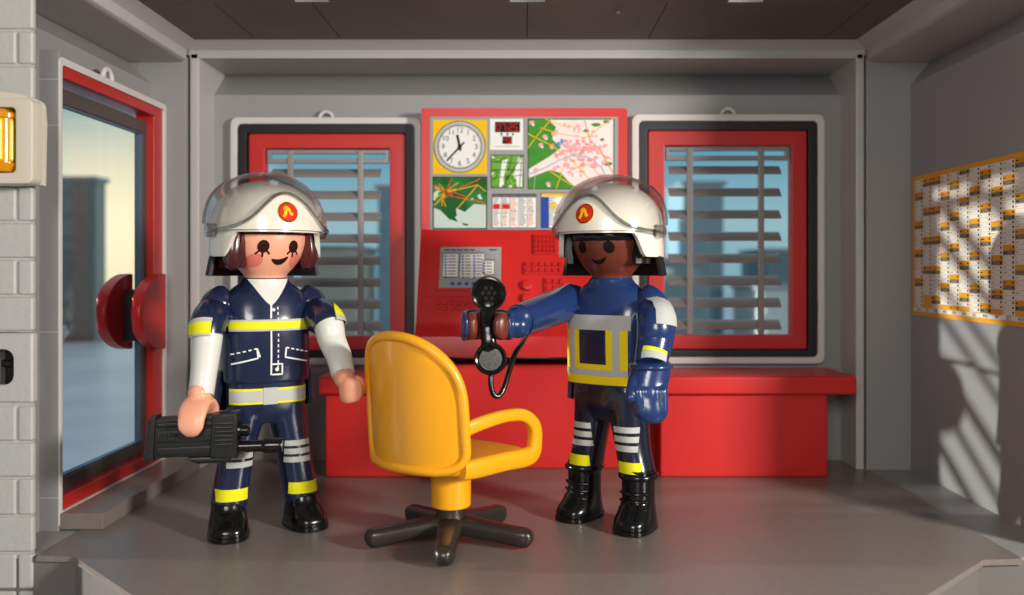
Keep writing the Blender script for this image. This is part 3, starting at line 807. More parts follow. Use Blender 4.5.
# ------------------------------------------------------------------ lamp on the brick facade
def wall_lamp():
    Y = 4.322; x1 = at(33.5, 0, 4.2).x
    zt, zb = at(0, 92, 4.2).z, at(0, 184, 4.2).z; xc = x1 - .28
    r = thing('wall_lamp', 'amber lamp in a cream housing on the brick pillar at the left edge', 'lamp', (xc, Y, zb))
    bm = NB()
    top = [(x1, zt - .05)] + [(xc + .28 * math.cos(a), zt - .05 + .07 * math.sin(a)) for a in [PI * k / 12 for k in range(1, 12)]] + [(xc - .28, zt - .05)]
    prism(bm, [(xc - .28, zt - .13), (xc - .28, zb + .09), (xc - .28, zb), (x1, zb), (x1, zt - .13)] + top, Y - .04, Y, 'y', bev=.012)
    frame(bm, (xc - .28, x1, zb, zt - .03), (xc - .19, x1 - .085, zb + .055, zt - .075), Y - .13, Y - .03, .03, .02, bev=.012)
    link('lamp_housing', bm, M_CREAM, r)
    bm = NB(); pts = []
    h = zt - .08 - zb - .06
    keys = [(0, .17), (.1, .19), (.14, .19), (.15, .172), (.85, .172), (.86, .19), (.93, .19), (1, .16)]
    sweep(bm, [(xc, Y - .09, zb + .06 + h * k[0]) for k in keys], [(k[1], k[1] * .5) for k in keys], 40, frame=Vector((1, 0, 0)))
    lens = link('lamp_lens', bm, M_AMBER, r, label='ribbed amber lens')
    for k in range(7):
        a = PI + PI * (k + .5) / 7 
        bm = NB(); c = (xc + .17 * math.cos(a), Y - .09 + .088 * math.sin(a)); capsule(bm, (c[0], c[1], zb + .06 + h * .2), (c[0], c[1], zb + .06 + h * .8), .016, n=10)
        link('lens_rib', bm, M_AMBER2, lens)
wall_lamp()

# ------------------------------------------------------------------ outside
def outside():
    bm = NB(); box(bm, -60, 60, 6.95, 80, -.9, -.5); box(bm, -60, -2.95, -10, 6.95, -.9, -.5)
    o = link('ground_outside', bm, mat('blue grey paving', '#cdd6e2', .35, var=.15, bscale=.6)); struct(o)
    Bs = [(-16.5, -11.4, 23.4, 24, 3.77, '#98a29a', 'grey block seen through the glass door'), 
          (-5.6, -4.2, 22, 25, 1.9, '#dcd6c4', 'low beige block outside the left window'), (-4.0, -3.2, 24, 27, 3.6, '#8fb4c6', 'tall blue grey block outside the left window'), (-3.1, -1.5, 26, 29, 1.2, '#e6eae4', 'low white block outside the left window'),
          (3.3, 4.6, 22, 25, 1.6, '#7d9aa4', 'low dark teal block outside the right window'), (4.7, 5.9, 26, 29, 3.9, '#a6c8d6', 'tall pale blue block outside the right window'), (5.7, 6.6, 21, 24, .9, '#dfe8e6', 'low white block outside the right window'), (6.9, 8.6, 25, 28, 1.9, '#86a6b0', 'teal grey block outside the right end of the right window')]
    for x0, x1, y0, y1, h, c, lb in Bs:
        t = thing('building', lb, 'building', ((x0 + x1) / 2, (y0 + y1) / 2, -.5), group='blocks in the street outside')
        bm = NB(); box(bm, x0, x1, y0, y1, -.5, h, .03); link('wall', bm, mat('facade ' + c, c, .6), t)
        bm = NB(); box(bm, x0 - .08, x1 + .08, y0 - .08, y1 + .08, h, h + .12, .02); link('roof', bm, mat('roof ' + c, '#aab4b6', .6), t)
        nx = max(2, int((x1 - x0) / .6)); nz = max(2, int((h + .5) / .7))
        for i in range(min(nx, 5)):
            for j in range(nz):
                wx = x0 + (x1 - x0) * (i + .5) / min(nx, 5); wz = -.5 + (h + .5) * (j + .5) / nz
                bm = NB(); box(bm, wx - .16, wx + .16, y0 - .03, y0 + .02, wz - .2, wz + .2, .01); link('window', bm, mat('street window ' + c, c, .15), t)
outside()

def added_lattice():
    """unseen slanting slats added outside the door to break the low sun into streaks"""
    bm = NB(); rnd = random.Random(11); d = Vector((0, -.84, -.54)); n = Vector((0, -.54, .84)); t = -1.2
    while t < 1.9:
        w = rnd.uniform(.06, .12); c = Vector((-3.6, 5.35, 1.35)) + n * t
        M = Matrix((Vector((1, 0, 0)), d, n)).transposed().to_4x4(); M.translation = c
        box(bm, -.012, .012, -1.1, 1.1, -w / 2, w / 2, .004, M=M); t += w + rnd.uniform(.08, .2)
    for y in (4.35, 6.4): box(bm, -3.66, -3.61, y - .04, y + .04, -.5, 2.7, .005)
    struct(link('added_sun_slats', bm, M_TRIM))  # out-of-view screen, added only to dapple the sun on the right wall
added_lattice()

# ------------------------------------------------------------------ light and camera
def world():
    w = bpy.data.worlds.new('World'); scene.world = w; w.use_nodes = True
    nt = w.node_tree; bg = nt.nodes['Background']
    tc = nt.nodes.new('ShaderNodeTexCoord'); sp = nt.nodes.new('ShaderNodeSeparateXYZ'); nt.links.new(tc.outputs['Generated'], sp.inputs[0])
    sky = nt.nodes.new('ShaderNodeValToRGB'); e = sky.color_ramp.elements
    e[0].position = 0; e[0].color = lin('#8fb2bf'); e[1].position = .6; e[1].color = lin('#dbe9f2')
    x = e.new(.05); x.color = lin('#a3c0c8'); x = e.new(.16); x.color = lin('#4596b4'); x = e.new(.24); x.color = lin('#3d8cae')
    nt.links.new(sp.outputs['Z'], sky.inputs['Fac'])
    # evening glow low on the left
    dot = nt.nodes.new('ShaderNodeVectorMath'); dot.operation = 'DOT_PRODUCT'; dot.inputs[1].default_value = Vector((-.415, .91, .03)).normalized()
    nt.links.new(tc.outputs['Generated'], dot.inputs[0])
    gr = nt.nodes.new('ShaderNodeValToRGB'); g = gr.color_ramp.elements
    g[0].position = .985; g[0].color = (0, 0, 0, 1); g[1].position = 1; g[1].color = (1.0, .62, .16, 1)
    nt.links.new(dot.outputs['Value'], gr.inputs['Fac'])
    add = nt.nodes.new('ShaderNodeMix'); add.data_type = 'RGBA'; add.blend_type = 'ADD'; add.inputs['Factor'].default_value = 1
    nt.links.new(sky.outputs['Color'], add.inputs['A']); nt.links.new(gr.outputs['Color'], add.inputs['B'])
    # the studio side in front of the toy house is dim and neutral
    fr = nt.nodes.new('ShaderNodeMapRange'); fr.inputs['From Min'].default_value = -.2; fr.inputs['From Max'].default_value = .25
    nt.links.new(sp.outputs['Y'], fr.inputs['Value'])
    mx = nt.nodes.new('ShaderNodeMix'); mx.data_type = 'RGBA'
    mx.inputs['A'].default_value = (.13, .125, .12, 1)
    nt.links.new(fr.outputs['Result'], mx.inputs['Factor']); nt.links.new(add.outputs['Result'], mx.inputs['B'])
    nt.links.new(mx.outputs['Result'], bg.inputs['Color']); bg.inputs['Strength'].default_value = 1.0
world()

def area(name, loc, target, size, power, col=(1, 1, 1), sy=None, spread=180):
    L = bpy.data.lights.new(name, 'AREA'); L.energy = power; L.color = col; L.size = size
    if sy: L.shape = 'RECTANGLE'; L.size_y = sy
    L.spread = math.radians(spread)
    o = bpy.data.objects.new(name, L); COL.objects.link(o); o.location = loc
    o.rotation_euler = (Vector(target) - Vector(loc)).to_track_quat('-Z', 'Y').to_euler()
    return o
area('studio_key_light', (6.4, -.8, 2.9), (-.3, 5.2, 1.0), 1.0, 900, (1, .95, .88))
area('studio_fill_light', (-.6, -2.4, 3.0), (0, 5.4, 1.2), 2.0, 215, (1, .95, .9))
L = bpy.data.lights.new('evening_sun', 'SUN'); L.energy = 4.2; L.angle = math.radians(1.0); L.color = (1, .96, .9)
so = bpy.data.objects.new('evening_sun', L); COL.objects.link(so)
so.rotation_euler = Vector((1, -.03, -.10)).to_track_quat('-Z', 'Y').to_euler()

cam = bpy.data.cameras.new('camera'); co = bpy.data.objects.new('camera', cam); COL.objects.link(co)
co.location = (0, 0, EYE); co.rotation_euler = (PI / 2, 0, 0)
cam.sensor_width = 36; cam.lens = F / 1024 * 36
cam.shift_x = -(VX - 512) / 1024; cam.shift_y = -(297.5 - VY) / 1024
cam.clip_start = .05; cam.clip_end = 500
cam.dof.use_dof = True; cam.dof.focus_distance = 4.8; cam.dof.aperture_fstop = .7
scene.camera = co
scene.view_settings.view_transform = 'Standard'; scene.view_settings.look = 'None'
scene.view_settings.exposure = .03; scene.view_settings.gamma = 1
scene.view_settings.use_curve_mapping = False
# ================================================================== CHAIR
def chair():
    r = thing('office_chair', 'yellow swivel armchair on a dark five-legged base between the two firefighters', 'chair', (-.375, 4.52, 0), math.radians(-38))
    W, yb, z0, z1 = .325, -.275, .42, 1.075; ox = -.085
    def hw(v):
        if v > .45: return W * max(0, 1 - ((v - .45) / .55) ** 2.5) ** (1 / 2.3)
        if v < .16: return W * (.62 + .38 * (1 - ((.16 - v) / .16) ** 2.2) ** .45)
        return W
    def pt(x, v, off=0): return Vector((x + ox, yb + .13 * (abs(x) / W) ** 2.2 - .05 * v + off, z0 + (z1 - z0) * v))
    def vmap(t): return t if t < .5 else .5 + .5 * math.sin((t - .5) * PI) ** 1.0
    bm = NB()
    vs = [0, .012, .03, .06, .1, .13, .16] + [.16 + .29 * k / 6 for k in range(1, 7)] + [.45 + .55 * math.sin(PI / 2 * k / 16) for k in range(1, 17)]
    for off in (-.012, .02):
        g = [[bm.verts.new(pt(hw(v) * .985 * (2 * i / 24 - 1), v, off)) for i in range(25)] for v in vs]
        for a, b in zip(g, g[1:]):
            for i in range(24):
                q = (a[i], a[i + 1], b[i + 1], b[i])
                bm.faces.new(q if off < 0 else q[::-1])
    out = [pt(-hw(v), v) for v in vs[:-1]] + [pt(0, 1)] + [pt(hw(v), v) for v in vs[:-1][::-1]]
    bot = [pt(hw(0) * (1 - 2 * k / 10), 0) for k in range(1, 10)]
    sweep(bm, out + bot, (.03, .026), 12, closed=True)
    bmesh.ops.remove_doubles(bm, verts=bm.verts, dist=1e-5)
    link('backrest', bm, M_YEL, r, local=True)
    bm = NB()
    poly = [(x + ox, y) for x, y in [(-.3, -.17), (-.2, -.235), (.2, -.235), (.3, -.17), (.33, .24), (.315, .31), (.25, .345), (-.25, .345), (-.315, .31), (-.33, .24)]]
    prism(bm, poly, .395, .47, 'z', bev=.025, seg=4)
    link('seat', bm, M_YEL, r, local=True)
    for s in (-1, 1):
        pts, rad = smoothpath([(s * x + ox, y, z) for x, y, z in [(.322, -.165, .625), (.345, -.06, .65), (.36, .1, .665), (.366, .24, .65), (.366, .33, .585), (.362, .345, .5), (.352, .315, .43), (.338, .12, .43), (.325, -.06, .428), (.312, -.165, .428)]],
                              [(.02, .034), (.024, .034), (.028, .032), (.03, .034), (.031, .038), (.032, .042), (.034, .05), (.034, .05), (.033, .05), (.028, .044)], 6)
        bm = NB(); sweep(bm, pts, rad, 20, frame=Vector((1, 0, 0)), expo=2.8)
        link('armrest', bm, M_YEL, r, local=True)
    bm = NB(); sweep(bm, [(0, 0, .19), (0, 0, .2), (0, 0, .395), (0, 0, .42)], [.095, .102, .104, .115], 40)
    link('column', bm, M_YEL, r, local=True)
    bm = NB(); sweep(bm, [(0, 0, .035), (0, 0, .05), (0, 0, .12), (0, 0, .15), (0, 0, .192)], [.06, .085, .09, .078, .076], 40)
    link('hub', bm, M_GUN, r, local=True)
    for k in range(5):
        a = math.radians(-90 + 38 + 72 * k); d = Vector((math.cos(a), math.sin(a), 0))
        pts = [d * t + Vector((0, 0, z)) for t, z in ((.03, .098), (.12, .092), (.25, .078), (.35, .066), (.395, .062), (.42, .06), (.435, .058), (.441, .056))]
        bm = NB(); sweep(bm, pts, [(.062, .052), (.06, .05), (.054, .046), (.052, .048), (.05, .05), (.042, .042), (.026, .026), (.006, .006)], 20, frame=Vector((-d.y, d.x, 0)), expo=2.7)
        link('leg', bm, M_GUN, r, local=True)
chair()

# ================================================================== FIREFIGHTER FIGURES
def local(root, p): return root.matrix_basis.inverted() @ Vector(p)

def torso(root, m, zb, k=1.0):
    keys = [(zb, 0, 0, .222, .145, 2.7), (zb + .03, 0, 0, .23, .152, 2.7), (.95, 0, -.004, .23, .16, 2.6), (1.1, 0, -.006, .228, .16, 2.5), (1.19, 0, 0, .226, .15, 2.5), (1.255, 0, 0, .212, .132, 2.4), (1.295, 0, 0, .176, .116, 2.2), (1.322, 0, 0, .138, .11, 2.1), (1.345, 0, 0, .12, .108, 2), (1.355, 0, 0, .108, .1, 2)]
    keys = [(z, a, b, rx * (k if z < 1.22 else 1), ry, e) for z, a, b, rx, ry, e in keys]
    bm = NB(); loft(bm, smoothsecs(keys, 6), 56)
    return link('jacket', bm, m, root, local=True)

def coat_tail(root, m, k=1.03):
    bm = NB()
    def fn(s, t):
        a = math.radians(-18 + 216 * s); z = .86 - .235 * t
        return Vector(((.24 + .022 * t) * k * math.cos(a), .158 * math.sin(a) + .02 * t + .01, z + .03 * t * (1 - math.sin(a))))
    grid(bm, 40, 8, fn); solid(bm, .02)
    return link('coat_tail', bm, m, root, local=True)

def trousers(root, m, zh, spread, stride, zb):
    """spread: x of ankles; stride: y of left-in-picture and right-in-picture ankle"""
    bm = NB()
    loft(bm, smoothsecs([(.58, 0, 0, .12, .1, 2.2), (.64, 0, 0, .2, .125, 2.5), (.7, 0, 0, .212, .135, 2.6), (zb + .03, 0, 0, .21, .135, 2.6)], 3), 40)
    for s in (-1, 1):
        y = stride[0 if s < 0 else 1]
        pts, rad = smoothpath([(s * .105, 0, .74), (s * .115, y * .25, .6), (s * (.115 + (spread - .115) * .45), y * .6, .42), (s * spread, y, zh)], [(.105, .13), (.1, .12), (.089, .104), (.094, .106)], 6)
        sweep(bm, pts, rad, 32, frame=Vector((1, 0, 0)), expo=2.3)
    b = fuse(bm, .011, 5)
    return link('trousers', b, m, root, local=True, angle=60)

def boot(root, m, x, y, top, turn, tall):
    M = Matrix.Translation((x, y, 0)) @ Matrix.Rotation(turn, 4, 'Z')
    bm = NB()
    keys = [(0, 0, -.045, .094, .145, 2.7), (.02, 0, -.045, .101, .152, 2.7), (.06, 0, -.042, .101, .15, 2.6), (.1, 0, -.026, .094, .128, 2.4), (.135, 0, -.008, .088, .108, 2.3), (.17, 0, 0, .086, .1, 2.2), (top + .02, 0, .002, .088, .1, 2.2)]
    loft(bm, smoothsecs(keys, 5), 40); bmesh.ops.transform(bm, matrix=M, verts=bm.verts)
    b = link('boot', bm, m, root, local=True)
    bm = NB(); loft(bm, [(0.0, 0, -.045, .1, .155, 2.7), (.006, 0, -.045, .106, .16, 2.7), (.026, 0, -.045, .106, .16, 2.7), (.03, 0, -.045, .1, .154, 2.7)], 40)
    bmesh.ops.transform(bm, matrix=M, verts=bm.verts); link('sole', bm, m, b, local=True)
    if tall:
        bm = NB(); sweep(bm, [M @ Vector((.098 * math.cos(t), .002 + .108 * math.sin(t), top - .015)) for t in [2 * PI * k / 32 for k in range(32)]], (.012, .016), 10, closed=True); link('cuff', bm, m, b, local=True)
        for k in range(3):
            z = .12 + .04 * k; yy = (-.118, -.107, -.102)[k]
            bm = NB(); sweep(bm, [M @ Vector((.075 * (2 * q / 8 - 1), yy + .035 * (2 * q / 8 - 1) ** 2, z)) for q in range(9)], .009, 8); link('lace', bm, m, b, local=True)
    return b

def head(root, m):
    keys = [(1.3, 0, 0, .105, .1, 2), (1.352, 0, 0, .108, .104, 2), (1.372, 0, 0, .116, .113, 2), (1.395, 0, 0, .136, .134, 2.05), (1.43, 0, 0, .165, .163, 2.1), (1.48, 0, 0, .194, .19, 2.1), (1.55, 0, 0, .214, .21, 2.1), (1.65, 0, 0, .21, .206, 2.1), (1.74, 0, 0, .18, .18, 2), (1.79, 0, 0, .12, .12, 2), (1.81, 0, 0, .05, .05, 2)]
    bm = NB(); loft(bm, smoothsecs(keys, 5), 56)
    return link('head', bm, m, root, local=True)

def face(root, hd, yaw, eye, mouth, lashes, cheeks):
    P = Proj(Skin(hd), (0, 0, 0), yaw)
    for s in (-1, 1):
        bm = NB(); d_disc(bm, P, s * .08, 1.518, .028, .033); e = link('eye', bm, eye, hd, local=True)
        if lashes:
            for a in (-50, -90, -130):
                c, n = math.cos(math.radians(a)), math.sin(math.radians(a))
                bm = NB(); d_line(bm, P, [(s * .08 + c * .028, 1.522 + n * .035), (s * .08 + c * .052, 1.522 + n * .058)], .009, sub=3); link('eyelash', bm, eye, e, local=True)
        if cheeks:
            bm = NB(); d_disc(bm, P, s * .108 - .002, 1.445, .037, .037, .0015); link('cheek', bm, M_CHEEK, hd, local=True)
    bm = NB(); n = 12
    pts = [(.012 + .043 * (2 * k / n - 1), 1.437 + .022 * (2 * k / n - 1) ** 2 + .006 * (2 * k / n - 1)) for k in range(n + 1)]
    d_line(bm, P, pts, [.004] + [.008 + mouth * math.sin(PI * k / n) for k in range(1, n)] + [.004], sub=2)
    link('mouth', bm, eye, hd, local=True)

def helmet(root, yaw):
    Rz = Matrix.Rotation(yaw, 4, 'Z'); CZ, TOP = 1.615, 1.875
    def zb(a):                                  # a: 0 = front; lower edge of the shell
        d = abs(math.degrees(a))
        f = 0 if d < 52 else min(1, (d - 52) / 16); f = f * f * (3 - 2 * f)
        g = 0 if d < 112 else min(1, (d - 112) / 25); g = g * g * (3 - 2 * g)
        return 1.59 - .125 * f + .07 * g
    def rad(z):
        if z < CZ: return 1.0 + .03 * (CZ - z) / .1 * .3
        return max(0, 1 - ((z - CZ) / (TOP - CZ)) ** 2.25) ** (1 / 2.1)
    def shell(a, t, k=1.0):
        b = zb(a)
        z = b + (CZ - b) * (t / .25) if t < .25 else CZ + (TOP - CZ) * math.sin((t - .25) / .75 * PI / 2)
        r = rad(z) * k; rx, ry = .283, (.305 if math.cos(a) > 0 else .3)
        return Vector((rx * r * math.sin(a), -ry * r * math.cos(a), CZ + (z - CZ) * (k if z > CZ else 1)))
    bm = NB(); n = 96
    g = [[bm.verts.new(Rz @ shell(2 * PI * i / n - PI, j / 30)) for i in range(n)] for j in range(31)]
    for j in range(30):
        for i in range(n): bm.faces.new((g[j][i], g[j][(i + 1) % n], g[j + 1][(i + 1) % n], g[j + 1][i]))
    bmesh.ops.remove_doubles(bm, verts=bm.verts, dist=1e-4)
    solid(bm, .026)
    h = link('helmet', bm, M_HELM, root, local=True, angle=50)
    P = Proj(Skin(h), (0, 0, 0), yaw)
    # raised front shield and rear shell ridge
    def top(u): return 1.655 + .125 * math.exp(-(u / .125) ** 2)
    bm = NB(); d_fn(bm, P, lambda s, t: ((s * 2 - 1) * .262, 1.6 + (top((s * 2 - 1) * .262) - 1.6) * t), 48, 12, .02)
    link('front_shield', bm, M_HELM, h, local=True, angle=35)
    bm = NB(); sweep(bm, [Rz @ (shell(math.radians(-95 + 190 * k / 40), .25, 1.0) * 1.0) for k in range(41)], .009, 8); link('brim', bm, M_HELM, h, local=True)
    S2 = Proj(Skin(h), (0, 0, 0), yaw)
    bm = NB(); d_disc(bm, P, 0, 1.685, .05, .05, .023, mi=1); d_disc(bm, P, 0, 1.685, .047, .047, .0242, mi=2); d_disc(bm, P, 0, 1.685, .043, .043, .0255, mi=0)
    d_line(bm, P, [(-.027, 1.67), (-.02, 1.664), (-.014, 1.678), (-.008, 1.70), (-.002, 1.706), (.005, 1.694), (.01, 1.678), (.016, 1.674), (.021, 1.68)], [.006, .012, .013, .014, .012, .012, .012, .013, .005], .0275, mi=1, sub=3)
    d_line(bm, P, [(-.022, 1.696), (-.012, 1.708), (-.002, 1.708)], [.004, .01, .008], .0275, mi=1, sub=3)
    link('emblem', bm, [M_REDINK, M_GOLD, M_INK], h, local=True, label='round red emblem with yellow flame')
    # raised clear visor hinged at both sides
    def vis(s, t):
        la = math.radians(-84 + 168 * s); p0 = 4 + 32 * math.cos(la) ** 7; ph = math.radians(p0 + (108 - p0) * t)
        return Rz @ Vector((.325 * math.sin(la), -.345 * math.cos(la) * math.cos(ph), 1.585 + .015 * math.cos(la) + .325 * math.cos(la) ** .8 * math.sin(ph)))
    bm = NB(); grid(bm, 50, 24, vis); solid(bm, .012)
    v = link('visor', bm, M_VISOR, h, local=True, label='clear raised visor', angle=60)
    for t in (0, 1):
        bm = NB(); sweep(bm, [vis(k / 48, t) for k in range(49)], .009, 8); link('visor_rim', bm, M_VISRIM, v, local=True)
    for s in (-1, 1):
        bm = NB(); c = Rz @ Vector((s * .322, -.03, 1.6)); cyl(bm, c - Rz @ Vector((s * .04, 0, 0)), c + Rz @ Vector((s * .006, 0, 0)), .04, .034, 24); link('visor_hinge', bm, M_VISRIM, v, local=True)
    bm = NB()
    def guard(s, t):
        a = math.radians(88 + 184 * s); k = 1 + .17 * t
        return Rz @ Vector((.262 * k * math.sin(a), -.262 * k * math.cos(a), 1.6 - .235 * t))
    grid(bm, 48, 10, guard); solid(bm, .018)
    link('neck_guard', bm, mat('matt black plastic', '#0d0d0d', .6), root, local=True, label='black neck guard under the helmet')
    return h

def hair(root, m, yaw, lo, a0):
    Rz = Matrix.Rotation(yaw, 4, 'Z'); bm = NB()
    def fn(s, t):
        a = math.radians(a0 + (360 - 2 * a0) * s); z = 1.64 - (1.64 - lo) * t
        b = .218 + .028 * math.sin(min(1, t * 1.15) * PI * .75) + .004 * math.sin(a * 22)
        return Rz @ Vector((b * math.sin(a), -b * math.cos(a), z))
    grid(bm, 90, 12, fn); solid(bm, .03)
    if a0 < 60:                                  # thick front locks
        for s in (-1, 1):
            a = math.radians(a0 + 13)
            sweep(bm, *smoothpath([Rz @ Vector((s * q * math.sin(a + da), -q * math.cos(a + da), z)) for q, da, z in ((.215, -.12, 1.62), (.222, 0, 1.56), (.226, .06, 1.48), (.218, .1, 1.425), (.205, .12, 1.4))], [.03, .045, .055, .04, .012], 5), 20)
    h = link('hair', bm, m, root, local=True)
    return h

def fringe(root, m, yaw, n, z):
    Rz = Matrix.Rotation(yaw, 4, 'Z'); bm = NB()
    pts = [Rz @ Vector((.212 * math.sin(a), -.215 * math.cos(a), z + .006 * math.cos(k * PI * n / 20))) for k, a in [(k, math.radians(-68 + 136 * k / 40)) for k in range(41)]]
    sweep(bm, pts, [(.016, .028 + .006 * math.cos(k * PI * n / 20)) for k in range(41)], 12)
    return link('fringe', bm, m, root, local=True)

def arm(root, name, m, keys, radii, cut, m2=None):
    """keys in local space; returns the whole smoothed path"""
    pts, rad = smoothpath(keys, radii, 8); k = int(len(pts) * cut)
    bm = NB(); sweep(bm, pts[:k], rad[:k], 32); a = link(name, bm, m, root, local=True, angle=60)
    if m2:
        bm = NB(); sweep(bm, pts[k - 3:], [(x * .9, y * .9) for x, y in rad[k - 3:]], 28); link('forearm', bm, m2, a, local=True)
    return a, pts, rad

def band(parent, name, m, pts, rad, i, j, grow=.004):
    bm = NB()
    P = [pts[i].lerp(pts[i], 0)] + pts[i:j + 1]
    sweep(bm, pts[i:j + 1], [(a + grow, b + grow) for a, b in rad[i:j + 1]], 32)
    return link(name, bm, m, parent, local=True)

def patch_band(root, parent, name, pts, rad, z0, z1, a0, a1, edged=True, mats=None):
    """printed patch on a sleeve between two heights; angles measured in the world from +X, -90 faces the opening"""
    def atz(z):
        for i in range(len(pts) - 1):
            if pts[i].z >= z >= pts[i + 1].z and pts[i].z - pts[i + 1].z > 1e-6:
                f = (pts[i].z - z) / (pts[i].z - pts[i + 1].z); return pts[i].lerp(pts[i + 1], f), rad[i][0] + (rad[i + 1][0] - rad[i][0]) * f, (pts[i + 1] - pts[i]).normalized()
        return pts[-1], rad[-1][0], (pts[-1] - pts[-2]).normalized()
    R3 = root.matrix_basis.to_3x3().inverted().normalized(); bm = NB()
    def lay(z0, z1, g, mi):
        f0 = len(bm.faces)
        def fn(s, t):
            c, r, tg = atz(z1 + (z0 - z1) * t); a = math.radians(a0 + (a1 - a0) * s); d = R3 @ Vector((math.cos(a), math.sin(a), 0)); d = (d - tg * d.dot(tg)).normalized()
            return c + d * (r + g + .004)
        grid(bm, 24, 5, fn); bm.faces.ensure_lookup_table()
        for f in bm.faces[f0:]: f.material_index = mi
    lay(z0, z1, .003, 1)
    if edged: lay(z0 + (z1 - z0) * .16, z1 - (z1 - z0) * .16, .0045, 0)
    return link(name, solid(bm, .002), mats or [M_LIME, M_SILVER], parent, local=True, label='yellow band with silver edges' if edged else 'silver patch')

def shoulder_keys(s, tail):
    return [Vector((s * x, 0, z)) for x, z in ((.198, 1.292), (.212, 1.276), (.234, 1.23), (.256, 1.165))] + tail, [.02, .056, .088, .1]

def clip_hand(parent, name, m, c, R, axis, start, plane_u, plane_v, a0, a1, w, th, wrist, wr, taper=.75, wk=1.0):
    """toy clip hand: a thick C whose opening grips the held thing, joined to the wrist"""
    bm = NB(); n = 22; pts, rad = [], []
    for k in range(n + 1):
        a = math.radians(a0 + (a1 - a0) * k / n); pts.append(Vector(c) + plane_u * R * math.cos(a) + plane_v * R * math.sin(a))
        e = min(k, n - k); f = taper + (1 - taper) * min(1, e / 6); g = .45 + .55 * min(1, (e + .3) / 2) if e < 2 else 1
        rad.append((w * f * g, th * g))
    sweep(bm, pts, rad, 24, frame=axis, expo=2.6)
    top = Vector(c) + start * (R + wr * .8)
    capsule(bm, wrist, top, wr, wr * wk, 24)
    return link(name, fuse(bm, .0085, 3), m, parent, local=True, angle=70)

